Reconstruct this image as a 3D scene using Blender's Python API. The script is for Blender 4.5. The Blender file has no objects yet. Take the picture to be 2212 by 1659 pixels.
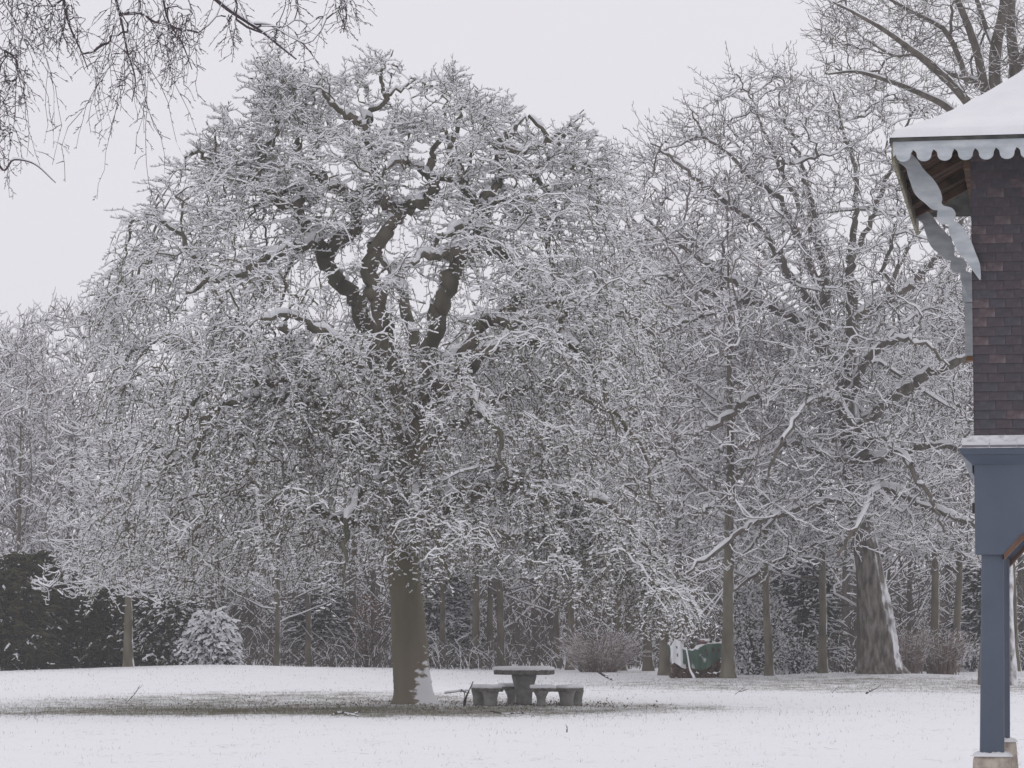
import bpy, math
import numpy as np
from mathutils import Vector

# ------------------------------------------------------------------ camera, sky, light
F2 = 6452.0            # focal length in pixels of a 2212 x 1659 view of the photograph
CX, CY = 1106.0, 829.5
PITCH = math.atan(910.0 / 11200.0)
CAMZ = 1.7
scn = bpy.context.scene
cam_d = bpy.data.cameras.new("camera")
cam = bpy.data.objects.new("camera", cam_d)
scn.collection.objects.link(cam)
cam.location = (0, 0, CAMZ)
cam.rotation_euler = (math.pi / 2 + PITCH, 0, 0)
cam_d.sensor_width = 36.0
cam_d.lens = 36.0 * F2 / 2212.0
cam_d.clip_start = 0.5
cam_d.clip_end = 3000
scn.camera = cam

world = bpy.data.worlds.new("World")
scn.world = world
world.use_nodes = True
wn = world.node_tree
for n in list(wn.nodes):
    wn.nodes.remove(n)
SUN_EL, SUN_AZ = math.radians(55), math.radians(35)
sky = wn.nodes.new("ShaderNodeTexSky")
sky.sky_type = 'NISHITA'
sky.sun_disc = False
sky.sun_elevation = SUN_EL
sky.sun_rotation = SUN_AZ
sky.dust_density = 4.0
scl = wn.nodes.new("ShaderNodeVectorMath"); scl.operation = 'SCALE'
scl.inputs['Scale'].default_value = 0.06
mixw = wn.nodes.new("ShaderNodeMix"); mixw.data_type = 'RGBA'
mixw.inputs[0].default_value = 0.94           # the even cloud sheet covers nearly all of the clear sky
mixw.inputs[7].default_value = (0.822, 0.808, 0.855, 1)
bg = wn.nodes.new("ShaderNodeBackground")
bg.inputs['Strength'].default_value = 1.0
wo = wn.nodes.new("ShaderNodeOutputWorld")
wn.links.new(sky.outputs[0], scl.inputs[0])
wn.links.new(scl.outputs[0], mixw.inputs[6])
wn.links.new(mixw.outputs[2], bg.inputs['Color'])
wn.links.new(bg.outputs[0], wo.inputs['Surface'])

sun_d = bpy.data.lights.new("sun", 'SUN')
sun_d.energy = 0.5
sun_d.angle = math.radians(35)
sun_d.color = (1.0, 0.97, 0.95)
sun = bpy.data.objects.new("sun", sun_d)
scn.collection.objects.link(sun)
# the sky's sun rotation turns clockwise from +Y seen from above
sdir = Vector((math.sin(SUN_AZ) * math.cos(SUN_EL), math.cos(SUN_AZ) * math.cos(SUN_EL), math.sin(SUN_EL)))
sun.rotation_euler = sdir.to_track_quat('Z', 'Y').to_euler()

scn.view_settings.view_transform = 'Standard'
scn.view_settings.look = 'None'
scn.view_settings.exposure = 0.0
scn.view_settings.gamma = 1.0
scn.view_settings.use_curve_mapping = False
scn.render.engine = 'CYCLES'
scn.cycles.use_denoising = True
scn.cycles.max_bounces = 5
scn.cycles.diffuse_bounces = 3
scn.cycles.glossy_bounces = 2
scn.cycles.volume_bounces = 1

# ------------------------------------------------------------------ helpers
C = scn.collection
RNG = np.random.default_rng(7)
Zv = np.array([0, 0, 1.0])


def P(x, y, Y):
    """pixel of the 2212 x 1659 view + distance -> point"""
    xc, yc = (x - CX) / F2, (CY - y) / F2
    k = Y / (math.cos(PITCH) - yc * math.sin(PITCH))
    return np.array([xc * k, Y, CAMZ + k * (math.sin(PITCH) + yc * math.cos(PITCH))])


def PROJ(p):
    p = np.asarray(p, float); X, Yy, Zz = p[..., 0], p[..., 1], p[..., 2] - CAMZ
    d = Yy * math.cos(PITCH) + Zz * math.sin(PITCH)
    v = -Yy * math.sin(PITCH) + Zz * math.cos(PITCH)
    return CX + F2 * X / d, CY - F2 * v / d


def PXM(Y):
    return F2 / Y


def sm(a, b, x):
    t = np.clip((x - a) / (b - a), 0, 1)
    return t * t * (3 - 2 * t)


def ground_z(x, y):
    x = np.asarray(x, float); y = np.asarray(y, float)
    z = 0.34 * np.exp(-((x + 10.5) / 8.0) ** 2) * np.exp(-((y - 104) / 13.0) ** 2)
    z = z + 0.16 * np.exp(-((x - 12.2) / 3.2) ** 2 - ((y - 100) / 5.0) ** 2)
    z = z + 0.05 * np.exp(-((x + 1.9) / 1.2) ** 2 - ((y - 65) / 1.6) ** 2)
    z = z - 0.05 * sm(55, 30, y)
    z = z + 0.022 * np.sin(x * 0.55 + 1.3) * np.sin(y * 0.31) + 0.012 * np.sin(x * 1.7 + y * 0.6) * np.sin(y * 0.9 + 0.4)
    z = z + 0.35 * sm(118, 150, y)
    return z


# ---- materials
def nodes_of(m):
    m.use_nodes = True
    nt = m.node_tree
    return nt, nt.nodes, nt.links, nt.nodes['Principled BSDF']


def mat(name, c1, c2=None, scale=6.0, rough=0.85, bump=0.0, bscale=40.0, detail=4.0, stretch=(1, 1, 1), spec=0.2, lo=0.35, hi=0.65):
    m = bpy.data.materials.new(name)
    nt, N, L, b = nodes_of(m)
    b.inputs['Roughness'].default_value = rough
    b.inputs['Specular IOR Level'].default_value = spec
    tc = N.new("ShaderNodeTexCoord")
    mp = N.new("ShaderNodeMapping"); mp.inputs['Scale'].default_value = stretch
    L.new(tc.outputs['Object'], mp.inputs['Vector'])
    if c2 is not None:
        tx = N.new("ShaderNodeTexNoise"); tx.inputs['Scale'].default_value = scale; tx.inputs['Detail'].default_value = detail
        L.new(mp.outputs[0], tx.inputs['Vector'])
        rp = N.new("ShaderNodeValToRGB")
        rp.color_ramp.elements[0].position = lo; rp.color_ramp.elements[0].color = (*c1, 1)
        rp.color_ramp.elements[1].position = hi; rp.color_ramp.elements[1].color = (*c2, 1)
        L.new(tx.outputs['Fac'], rp.inputs[0]); L.new(rp.outputs[0], b.inputs['Base Color'])
    else:
        b.inputs['Base Color'].default_value = (*c1, 1)
    if bump:
        t2 = N.new("ShaderNodeTexNoise"); t2.inputs['Scale'].default_value = bscale; t2.inputs['Detail'].default_value = 5
        L.new(mp.outputs[0], t2.inputs['Vector'])
        bp = N.new("ShaderNodeBump"); bp.inputs['Strength'].default_value = 0.6; bp.inputs['Distance'].default_value = bump
        L.new(t2.outputs['Fac'], bp.inputs['Height']); L.new(bp.outputs[0], b.inputs['Normal'])
    return m


def add_snow(m, direction=(0, 0, 1), lo=0.55, hi=0.75, nscale=9.0, namp=0.5, zmax=None, streak=(1, 1, 1)):
    """windblown snow sticking to the faces that look along `direction`"""
    nt, N, L, b = nodes_of(m)
    geo = N.new("ShaderNodeNewGeometry")
    dv = Vector(direction).normalized()
    dot = N.new("ShaderNodeVectorMath"); dot.operation = 'DOT_PRODUCT'; dot.inputs[1].default_value = dv
    L.new(geo.outputs['Normal'], dot.inputs[0])
    mp = N.new("ShaderNodeMapping"); mp.inputs['Scale'].default_value = streak
    L.new(geo.outputs['Position'], mp.inputs[0])
    tx = N.new("ShaderNodeTexNoise"); tx.inputs['Scale'].default_value = nscale; tx.inputs['Detail'].default_value = 5
    L.new(mp.outputs[0], tx.inputs['Vector'])
    ma = N.new("ShaderNodeMath"); ma.operation = 'MULTIPLY_ADD'; ma.inputs[1].default_value = namp; ma.inputs[2].default_value = -namp / 2
    L.new(tx.outputs['Fac'], ma.inputs[0])
    ad = N.new("ShaderNodeMath"); ad.operation = 'ADD'
    L.new(dot.outputs['Value'], ad.inputs[0]); L.new(ma.outputs[0], ad.inputs[1])
    last = ad
    if zmax is not None:
        sp = N.new("ShaderNodeSeparateXYZ"); L.new(geo.outputs['Position'], sp.inputs[0])
        mr0 = N.new("ShaderNodeMapRange"); mr0.inputs[1].default_value = zmax * 0.25; mr0.inputs[2].default_value = zmax
        mr0.inputs[3].default_value = 0.0; mr0.inputs[4].default_value = -1.0
        L.new(sp.outputs['Z'], mr0.inputs[0])
        a2 = N.new("ShaderNodeMath"); a2.operation = 'ADD'; L.new(ad.outputs[0], a2.inputs[0]); L.new(mr0.outputs[0], a2.inputs[1])
        last = a2
    mr = N.new("ShaderNodeMapRange"); mr.inputs[1].default_value = lo; mr.inputs[2].default_value = hi
    L.new(last.outputs[0], mr.inputs[0])
    mx = N.new("ShaderNodeMix"); mx.data_type = 'RGBA'
    src = b.inputs['Base Color']
    if src.is_linked:
        L.new(src.links[0].from_socket, mx.inputs[6])
    else:
        mx.inputs[6].default_value = src.default_value
    mx.inputs[7].default_value = SNOWC
    L.new(mr.outputs[0], mx.inputs[0]); L.new(mx.outputs[2], b.inputs['Base Color'])
    return m


SNOWC = (0.83, 0.835, 0.86, 1)
M = {}
M['snow'] = mat('snow', (0.80, 0.805, 0.835), (0.86, 0.862, 0.88), 3.0, 0.8, 0.004, 60)
M['twig_snow'] = mat('twig_snow', (0.78, 0.785, 0.81), (0.86, 0.862, 0.88), 8.0, 0.85)
M['beech_twig'] = mat('beech_twig', (0.098, 0.090, 0.062), (0.175, 0.158, 0.115), 3.0)
M['beech_bark'] = mat('beech_bark', (0.080, 0.079, 0.054), (0.165, 0.146, 0.114), 2.2, 0.9, 0.02, 14, stretch=(1, 1, 0.45))
M['beech_trunk'] = add_snow(mat('beech_trunk', (0.150, 0.140, 0.092), (0.225, 0.188, 0.148), 1.3, 0.9, 0.012, 22, stretch=(1, 1, 0.3)),
                            (0.85, -0.45, 0.42), 0.42, 0.62, 3.4, 1.6, 1.5, (1.6, 1, 3.0))
M['oak_twig'] = mat('oak_twig', (0.10, 0.088, 0.078), (0.165, 0.148, 0.130), 2.0)
M['oak_bark'] = add_snow(mat('oak_bark', (0.085, 0.075, 0.062), (0.175, 0.155, 0.13), 3.0, 0.95, 0.05, 9, stretch=(1.6, 1.6, 0.5)),
                         (0.97, -0.2, 0.2), 0.92, 1.02, 4.0, 0.35)
M['oak_trunk'] = add_snow(mat('oak_trunk', (0.085, 0.074, 0.062), (0.27, 0.245, 0.22), 3.4, 0.95, 0.16, 8, detail=8, stretch=(2.0, 2.0, 0.6), lo=0.38, hi=0.66),
                          (0.94, -0.3, 0.1), 0.78, 1.02, 2.4, 1.0)
M['wood_bark'] = add_snow(mat('wood_bark', (0.105, 0.094, 0.066), (0.20, 0.182, 0.142), 2.4, 0.95, 0.03, 10, stretch=(1, 1, 0.4)),
                          (0.97, -0.1, 0.2), 0.88, 1.08, 3.0, 0.8)
M['pale_twig'] = mat('pale_twig', (0.14, 0.118, 0.110), (0.21, 0.182, 0.170), 1.0)
M['thicket'] = mat('thicket', (0.085, 0.072, 0.062), (0.15, 0.13, 0.112), 0.6)
M['birch_twig'] = mat('birch_twig', (0.045, 0.036, 0.040), (0.085, 0.066, 0.070), 3.0)
M['brown_twig'] = mat('brown_twig', (0.17, 0.125, 0.105), (0.28, 0.21, 0.18), 2.0)
M['dark_bark'] = mat('dark_bark', (0.035, 0.03, 0.025), (0.07, 0.06, 0.05), 2.0)
M['conifer'] = mat('conifer', (0.022, 0.026, 0.011), (0.085, 0.074, 0.032), 2.2, 0.8, lo=0.4, hi=0.68)
M['spruce'] = mat('spruce', (0.02, 0.028, 0.022), (0.045, 0.055, 0.045), 3.0, 0.8)
M['holly'] = mat('holly', (0.02, 0.03, 0.022), (0.05, 0.06, 0.045), 4.0, 0.5)
M['dead_leaf'] = mat('dead_leaf', (0.13, 0.07, 0.045), (0.24, 0.14, 0.09), 5.0, 0.8)
M['concrete'] = mat('concrete', (0.19, 0.185, 0.172), (0.28, 0.272, 0.255), 7.0, 0.95, 0.006, 50)
M['concrete_edge'] = mat('concrete_edge', (0.085, 0.083, 0.07), (0.20, 0.19, 0.17), 14.0, 0.95, 0.008, 60)
M['footing'] = mat('footing', (0.22, 0.17, 0.15), (0.56, 0.50, 0.42), 9.0, 0.95, 0.012, 26, detail=6)
M['blue'] = mat('blue_paint', (0.090, 0.110, 0.150), (0.108, 0.130, 0.172), 2.0, 0.55, 0.002, 90, spec=0.3)
M['white_paint'] = mat('white_paint', (0.40, 0.435, 0.46), (0.56, 0.59, 0.61), 5.0, 0.7, 0.003, 40, stretch=(1, 1, 3))
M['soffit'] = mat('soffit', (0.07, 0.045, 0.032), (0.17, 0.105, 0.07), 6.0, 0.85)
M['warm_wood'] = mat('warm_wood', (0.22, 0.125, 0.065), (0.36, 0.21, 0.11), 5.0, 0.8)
M['arch_wood'] = mat('arch_wood', (0.10, 0.055, 0.038), (0.17, 0.095, 0.065), 5.0, 0.7)
M['roof_edge'] = mat('roof_edge', (0.05, 0.05, 0.05), (0.10, 0.10, 0.09), 8.0)
M['mossy_board'] = mat('mossy_board', (0.22, 0.20, 0.14), (0.42, 0.40, 0.32), 9.0)
M['slate'] = add_snow(mat('slate', (0.16, 0.15, 0.17), (0.24, 0.23, 0.25), 6.0, 0.8), (0, 0, 1), 0.35, 0.75, 14, 0.9)
for i, (a, b_) in enumerate([((0.078, 0.066, 0.074), (0.108, 0.092, 0.102)), ((0.070, 0.062, 0.072), (0.094, 0.082, 0.094)),
                             ((0.095, 0.074, 0.080), (0.18, 0.148, 0.15)), ((0.074, 0.070, 0.082), (0.105, 0.098, 0.112))]):
    M['shingle%d' % i] = mat('wall_shingle_%d' % i, a, b_, 11.0, 0.75, 0.003, 60, detail=5, lo=0.45, hi=0.72)
M['tarp'] = add_snow(mat('tarp', (0.040, 0.085, 0.060), (0.065, 0.125, 0.09), 2.0, 0.5, spec=0.3), (0.1, -0.35, 1), 0.48, 0.62, 1.9, 1.5, None, (1.6, 1, 0.9))
M['log_end'] = mat('log_end', (0.055, 0.035, 0.026), (0.12, 0.075, 0.05), 5.0)
M['grass'] = mat('grass_blade', (0.10, 0.105, 0.06), (0.21, 0.19, 0.12), 1.2)
M['litter'] = mat('leaf_litter', (0.05, 0.034, 0.026), (0.13, 0.085, 0.06), 6.0)


# ---- objects
def link(o):
    C.objects.link(o); return o


def empty(name, loc, label, cat, group=None):
    o = link(bpy.data.objects.new(name, None)); o.location = tuple(loc)
    o.empty_display_size = 0.2
    return tag(o, label, cat, group)


def tag(o, label=None, cat=None, group=None, kind=None):
    if label: o['label'] = label
    if cat: o['category'] = cat
    if group: o['group'] = group
    if kind: o['kind'] = kind
    return o


def mesh_np(name, V, faces, mats, midx=None, smooth=False):
    """faces: (n,4) quads or (n,3) tris"""
    V = np.ascontiguousarray(V, dtype=np.float32); faces = np.ascontiguousarray(faces, dtype=np.int32)
    me = bpy.data.meshes.new(name)
    n, k = faces.shape
    me.vertices.add(len(V)); me.vertices.foreach_set('co', V.ravel())
    me.loops.add(n * k); me.loops.foreach_set('vertex_index', faces.ravel())
    me.polygons.add(n)
    me.polygons.foreach_set('loop_start', np.arange(0, n * k, k, dtype=np.int32))
    me.polygons.foreach_set('loop_total', np.full(n, k, dtype=np.int32))
    for m in mats: me.materials.append(m)
    if midx is not None: me.polygons.foreach_set('material_index', np.ascontiguousarray(midx, dtype=np.int32))
    me.polygons.foreach_set('use_smooth', np.full(n, smooth, dtype=bool))
    me.update(calc_edges=True); me.validate()
    return me


def obj(name, me, parent=None, loc=None, kind=None):
    o = link(bpy.data.objects.new(name, me))
    if parent is not None:
        o.parent = parent
    if loc is not None: o.location = tuple(loc)
    if kind: o['kind'] = kind
    return o


def pyobj(name, verts, faces, m, parent=None, smooth=False, loc=None, kind=None):
    me = bpy.data.meshes.new(name)
    me.from_pydata([tuple(map(float, v)) for v in verts], [], [tuple(map(int, f)) for f in faces])
    for mm in (m if isinstance(m, (list, tuple)) else [m]): me.materials.append(mm)
    if smooth:
        me.polygons.foreach_set('use_smooth', [True] * len(me.polygons))
    me.update()
    return obj(name, me, parent, loc, kind)


# ---- strips: many thin branches with snow lying on top, one array operation
def strips(Pt, R, H, rng, skip=0.12, hmin=0.36):
    """Pt (N,K,3), R (N,K), H (N,K).  Diamond section: bark below, snow above where the branch lies flat enough."""
    N, K, _ = Pt.shape
    T = np.gradient(Pt, axis=1)
    T /= np.linalg.norm(T, axis=2, keepdims=True) + 1e-9
    hz = np.sqrt(np.clip(1 - T[..., 2] ** 2, 0, 1))
    side = np.stack([-T[..., 1], T[..., 0], np.zeros((N, K))], 2)
    ln = np.linalg.norm(side, axis=2, keepdims=True)
    fall = np.stack([-T[:, :1, 1] + 1e-3, T[:, :1, 0] + 1e-3, np.zeros((N, 1))], 2)
    fall /= np.linalg.norm(fall, axis=2, keepdims=True) + 1e-9
    side = np.where(ln > 0.12, side / (ln + 1e-9), fall)
    up = np.cross(T, side)
    up = np.where(up[..., 2:3] < 0, -up, up)
    up /= np.linalg.norm(up, axis=2, keepdims=True) + 1e-9
    h = H * sm(0.25, 0.6, hz) * (0.55 + 0.9 * rng.random((N, K)))
    R3 = R[..., None]
    wide = 1.0 + 0.35 * (h / (R + h + 1e-6))[..., None]
    ring = np.stack([Pt + side * R3 * wide, Pt - up * R3, Pt - side * R3 * wide, Pt + up * (R3 + h[..., None])], 2)
    V = ring.reshape(-1, 3)
    i = (np.arange(N)[:, None] * K + np.arange(K - 1)[None, :]).ravel() * 4
    fs = []
    for a in range(4):
        b = (a + 1) % 4
        fs.append(np.stack([i + a, i + b, i + 4 + b, i + 4 + a], 1))
    Fq = np.stack(fs, 1).reshape(-1, 4)
    seg_h = np.minimum(hz[:, :-1], hz[:, 1:])
    sn = (seg_h > hmin) & (rng.random((N, K - 1)) > skip) & (H[:, 1:] > 0)
    mi = np.zeros((N * (K - 1), 4), int)
    mi[:, 2] = sn.ravel(); mi[:, 3] = sn.ravel()
    return V, Fq, mi.ravel()


class Acc:
    def __init__(s): s.V, s.F, s.M, s.n = [], [], [], 0

    def add(s, V, Fq, mi, off=0):
        s.V.append(V); s.F.append(Fq + s.n); s.M.append(mi + off); s.n += len(V)

    def mesh(s, name, mats):
        return mesh_np(name, np.concatenate(s.V), np.concatenate(s.F), mats, np.concatenate(s.M))


def twig_points(base, az, e0, e1, L, K, rng, wander=0.25, tip_up=0.0, pw=0.9):
    N = len(base)
    s = np.linspace(0, 1, K - 1)[None, :] ** pw
    el = e0[:, None] + (e1 - e0)[:, None] * s + rng.normal(0, 0.14, (N, K - 1))
    el = el + tip_up * sm(0.75, 1.0, np.linspace(0, 1, K - 1))[None, :]
    aa = az[:, None] + np.cumsum(rng.normal(0, wander, (N, K - 1)), 1)
    st = (L / (K - 1))[:, None]
    d = np.stack([np.cos(el) * np.cos(aa) * st, np.cos(el) * np.sin(aa) * st, np.sin(el) * st], 2)
    Pt = np.concatenate([base[:, None], base[:, None] + np.cumsum(d, 1)], 1)
    return Pt, aa, el


def spurs_of(Pt, aa, el, S, lmin, lmax, rng, up=0.9, K=3, spread=(0.9, 1.7), s0=0.12):
    N, KK, _ = Pt.shape
    f = s0 + (0.99 - s0) * (np.arange(S)[None, :] + rng.random((N, S))) / S
    u = f * (KK - 1)
    k = np.clip(u.astype(int), 0, KK - 2); fr = (u - k)[..., None]
    ii = np.arange(N)[:, None]
    base = Pt[ii, k] * (1 - fr) + Pt[ii, k + 1] * fr
    sg = np.where((np.arange(S)[None, :] + rng.integers(0, 2, (N, 1))) % 2 == 0, 1, -1)
    az = aa[ii, k] + sg * rng.uniform(spread[0], spread[1], (N, S))
    e0 = el[ii, k] * 0.35 + rng.uniform(-0.35, 0.25, (N, S))
    e1 = e0 + up * rng.uniform(0.5, 1.5, (N, S))
    L = rng.uniform(lmin, lmax, (N, S)) * (1.15 - 0.5 * f)
    q = lambda a: a.reshape(N * S)
    return twig_points(base.reshape(-1, 3), q(az), q(e0), q(e1), q(L), K, rng, 0.25)


# ---- big limbs
def catmull(pts, n_per=6):
    pts = np.asarray(pts, float)
    p = np.vstack([2 * pts[0] - pts[1], pts, 2 * pts[-1] - pts[-2]])
    out = []
    for i in range(1, len(p) - 2):
        t = np.linspace(0, 1, n_per, endpoint=False)[:, None]
        a, b, c, d = p[i - 1], p[i], p[i + 1], p[i + 2]
        out.append(0.5 * ((2 * b) + (c - a) * t + (2 * a - 5 * b + 4 * c - d) * t ** 2 + (3 * b - a - 3 * c + d) * t ** 3))
    out.append(pts[-1:])
    return np.vstack(out)


def frames(Pt):
    T = np.gradient(Pt, axis=0); T /= np.linalg.norm(T, axis=1, keepdims=True) + 1e-9
    S = np.zeros_like(T); ref = np.array([1.0, 0.1, 0]) if abs(T[0, 2]) > 0.7 else np.array([0, 0, 1.0])
    s = np.cross(T[0], ref); s /= np.linalg.norm(s)
    for i in range(len(T)):
        s = s - T[i] * np.dot(s, T[i]); s /= np.linalg.norm(s) + 1e-9
        S[i] = s
    return T, S, np.cross(T, S)


def tube(Pt, R, n, rng, rough=0.08, flare=None):
    T, S, U = frames(Pt)
    K = len(Pt)
    a = np.linspace(0, 2 * np.pi, n, endpoint=False)
    lump = 1 + rough * (np.sin(a[None, :] * 2 + rng.random() * 6 + np.linspace(0, 9, K)[:, None]) * 0.6 + rng.normal(0, 0.45, (K, n)))
    rr = R[:, None] * lump
    if flare is not None:
        rr = rr * flare(a, np.linspace(0, 1, K))
    V = Pt[:, None] + rr[..., None] * (np.cos(a)[None, :, None] * S[:, None] + np.sin(a)[None, :, None] * U[:, None])
    V = V.reshape(-1, 3)
    i = np.arange(K - 1)[:, None] * n + np.arange(n)[None, :]
    j = np.arange(K - 1)[:, None] * n + (np.arange(n)[None, :] + 1) % n
    Fq = np.stack([i, j, j + n, i + n], 2).reshape(-1, 4)
    # closed tip
    V = np.vstack([V, Pt[-1] + T[-1] * R[-1] * 0.6]); tip = len(V) - 1
    b = (K - 1) * n
    Ft = np.array([[b + q, b + (q + 1) % n, tip, tip] for q in range(n)])
    return V, Fq, Ft


def tube_mesh(name, Pt, R, n, m, rng, rough=0.08, flare=None):
    V, Fq, Ft = tube(Pt, R, n, rng, rough, flare)
    me = bpy.data.meshes.new(name)
    me.from_pydata(V.tolist(), [], Fq.tolist() + [t[:3].tolist() for t in Ft])
    me.materials.append(m)
    me.polygons.foreach_set('use_smooth', [True] * len(me.polygons))
    me.update()
    return me


def snow_cap_mesh(name, Pt, R, rng, thick=0.05):
    """snow lying along the top of a limb, broken where the limb is steep"""
    T = np.gradient(Pt, axis=0); T /= np.linalg.norm(T, axis=1, keepdims=True) + 1e-9
    hz = np.sqrt(np.clip(1 - T[:, 2] ** 2, 0, 1))
    up = Zv[None] - T * T[:, 2:3]; up /= np.linalg.norm(up, axis=1, keepdims=True) + 1e-9
    side = np.cross(T, up)
    q = sm(0.64, 0.88, hz) * np.clip(0.75 + 0.5 * np.sin(np.cumsum(rng.normal(0.5, 0.35, len(Pt)))), 0.15, 1.2)
    q[0] *= 0.2; q[-1] *= 0.4
    n = 8
    a = np.linspace(-1, 1, n)
    out = []
    on = q > 0.05
    i = 0
    while i < len(Pt):
        if not on[i]: i += 1; continue
        j = i
        while j < len(Pt) and on[j]: j += 1
        if j - i >= 2:
            idx = np.arange(i, j)
            amax = 0.98 * np.clip(0.75 + 0.25 * q[idx], 0, 1)[:, None] * (1 + 0.10 * rng.normal(0, 1, (len(idx), n)))
            ang = a[None] * amax
            hh = thick * (0.55 + 1.1 * (R[idx] / 0.12).clip(0, 1))[:, None] * q[idx][:, None] * (1 - np.abs(a[None]) ** 2.6) * (1 + 0.18 * rng.normal(0, 1, (len(idx), n)))
            rr = R[idx][:, None] * 0.985 + hh.clip(0, None) + 0.004
            rr[:, 0] = R[idx] * 0.9; rr[:, -1] = R[idx] * 0.9
            V = Pt[idx][:, None] + rr[..., None] * (np.sin(ang)[..., None] * side[idx][:, None] + np.cos(ang)[..., None] * up[idx][:, None])
            o = (np.arange(len(idx) - 1)[:, None] * n + np.arange(n - 1)[None]).ravel()
            out.append(mesh_np(name, V.reshape(-1, 3), np.stack([o, o + 1, o + n + 1, o + n], 1), [M['snow']], smooth=True))
        i = j
    return out


class Skeleton:
    def __init__(s):
        s.pos, s.dir, s.rad, s.pl = [], [], [], []
        s.limbs = []

    def limb(s, Pt, R, pl0=0.0):
        T = np.gradient(Pt, axis=0); T /= np.linalg.norm(T, axis=1, keepdims=True) + 1e-9
        L = np.concatenate([[0], np.cumsum(np.linalg.norm(np.diff(Pt, axis=0), axis=1))])
        s.pos.append(Pt); s.dir.append(T); s.rad.append(R); s.pl.append(L + pl0)
        s.limbs.append((Pt, R))

    def fill(s, targets, rng, bf=0.25, tip=0.008, expo=2.4, sag=0.0, rise=0.0, wig=0.05, K=7, skip_pl=0.0, radmax=0.07, axis=None, minlimb=0.0):
        """connect each target to the nearest branch by a curved path; returns (N,K,3), radii (N,K)"""
        n0 = sum(len(p) for p in s.pos)
        cap = n0 + len(targets) * (K - 1)
        pos = np.zeros((cap, 3)); dr = np.zeros((cap, 3)); pl = np.zeros(cap); rad = np.zeros(cap)
        pos[:n0] = np.vstack(s.pos); dr[:n0] = np.vstack(s.dir); pl[:n0] = np.concatenate(s.pl); rad[:n0] = np.concatenate(s.rad)
        ok = np.ones(cap, bool); ok[:n0] = pl[:n0] >= skip_pl
        n = n0
        paths, attach = [], []
        for t in targets:
            dv = t[None] - pos[:n]
            d = np.sqrt((dv * dv).sum(1))
            cost = d + bf * pl[:n]
            cost[~ok[:n]] = 1e9
            k = int(np.argmin(cost)); dd = d[k]
            if dd < 0.06: continue
            to = dv[k] / dd
            d0 = dr[k] * 0.65 + to * 0.8 + Zv * rise; d0 /= np.linalg.norm(d0)
            d1 = to.copy()
            if axis is not None:
                o = t - axis; o[2] = 0; o /= np.linalg.norm(o) + 1e-6
                d1 = d1 * 0.6 + o * 0.7
            d1 = d1 - Zv * sag; d1 /= np.linalg.norm(d1)
            u = np.linspace(0, 1, K)[:, None]
            p0, p3 = pos[k], t
            p1 = p0 + d0 * dd * 0.38; p2 = p3 - d1 * dd * 0.34
            Q = (1 - u) ** 3 * p0 + 3 * u * (1 - u) ** 2 * p1 + 3 * u * u * (1 - u) * p2 + u ** 3 * p3
            Q[1:] += rng.normal(0, wig * min(dd, 1.6), (K - 1, 3)) * np.linspace(1, 0.7, K - 1)[:, None]
            Tq = np.gradient(Q, axis=0); Tq /= np.linalg.norm(Tq, axis=1, keepdims=True) + 1e-9
            paths.append(Q); attach.append(k)
            pos[n:n + K - 1] = Q[1:]; dr[n:n + K - 1] = Tq[1:]
            pl[n:n + K - 1] = pl[k] + np.linspace(dd / (K - 1), dd, K - 1)
            n += K - 1
        N = len(paths)
        acc = np.zeros(n)
        Rr = np.zeros((N, K))
        for j in range(N - 1, -1, -1):
            a0 = n0 + j * (K - 1)
            run = tip ** expo
            for q in range(K - 1, 0, -1):
                run += acc[a0 + q - 1]
                Rr[j, q] = run ** (1 / expo)
            Rr[j, 0] = Rr[j, 1] * 1.08
            if attach[j] < n0:
                Rr[j, 0] = min(Rr[j, 0], rad[attach[j]] * 0.8)
            else:
                acc[attach[j]] += run
        Rr = np.minimum(Rr, radmax)
        return np.array(paths), Rr


def in_poly(x, y, poly):
    poly = np.asarray(poly, float); c = np.zeros(len(x), bool)
    j = len(poly) - 1
    for i in range(len(poly)):
        xi, yi = poly[i]; xj, yj = poly[j]
        c ^= ((yi > y) != (yj > y)) & (x < (xj - xi) * (y - yi) / (yj - yi + 1e-12) + xi)
        j = i
    return c


def trace(pts, Y):
    """(x, y, depth offset, radius in view pixels) -> points, radii"""
    a = np.array([list(P(x, y, Y + dy)) + [r / PXM(Y)] for x, y, dy, r in pts])
    c = catmull(a, 6)
    return c[:, :3], np.maximum(c[:, 3], 0.008)

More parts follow.
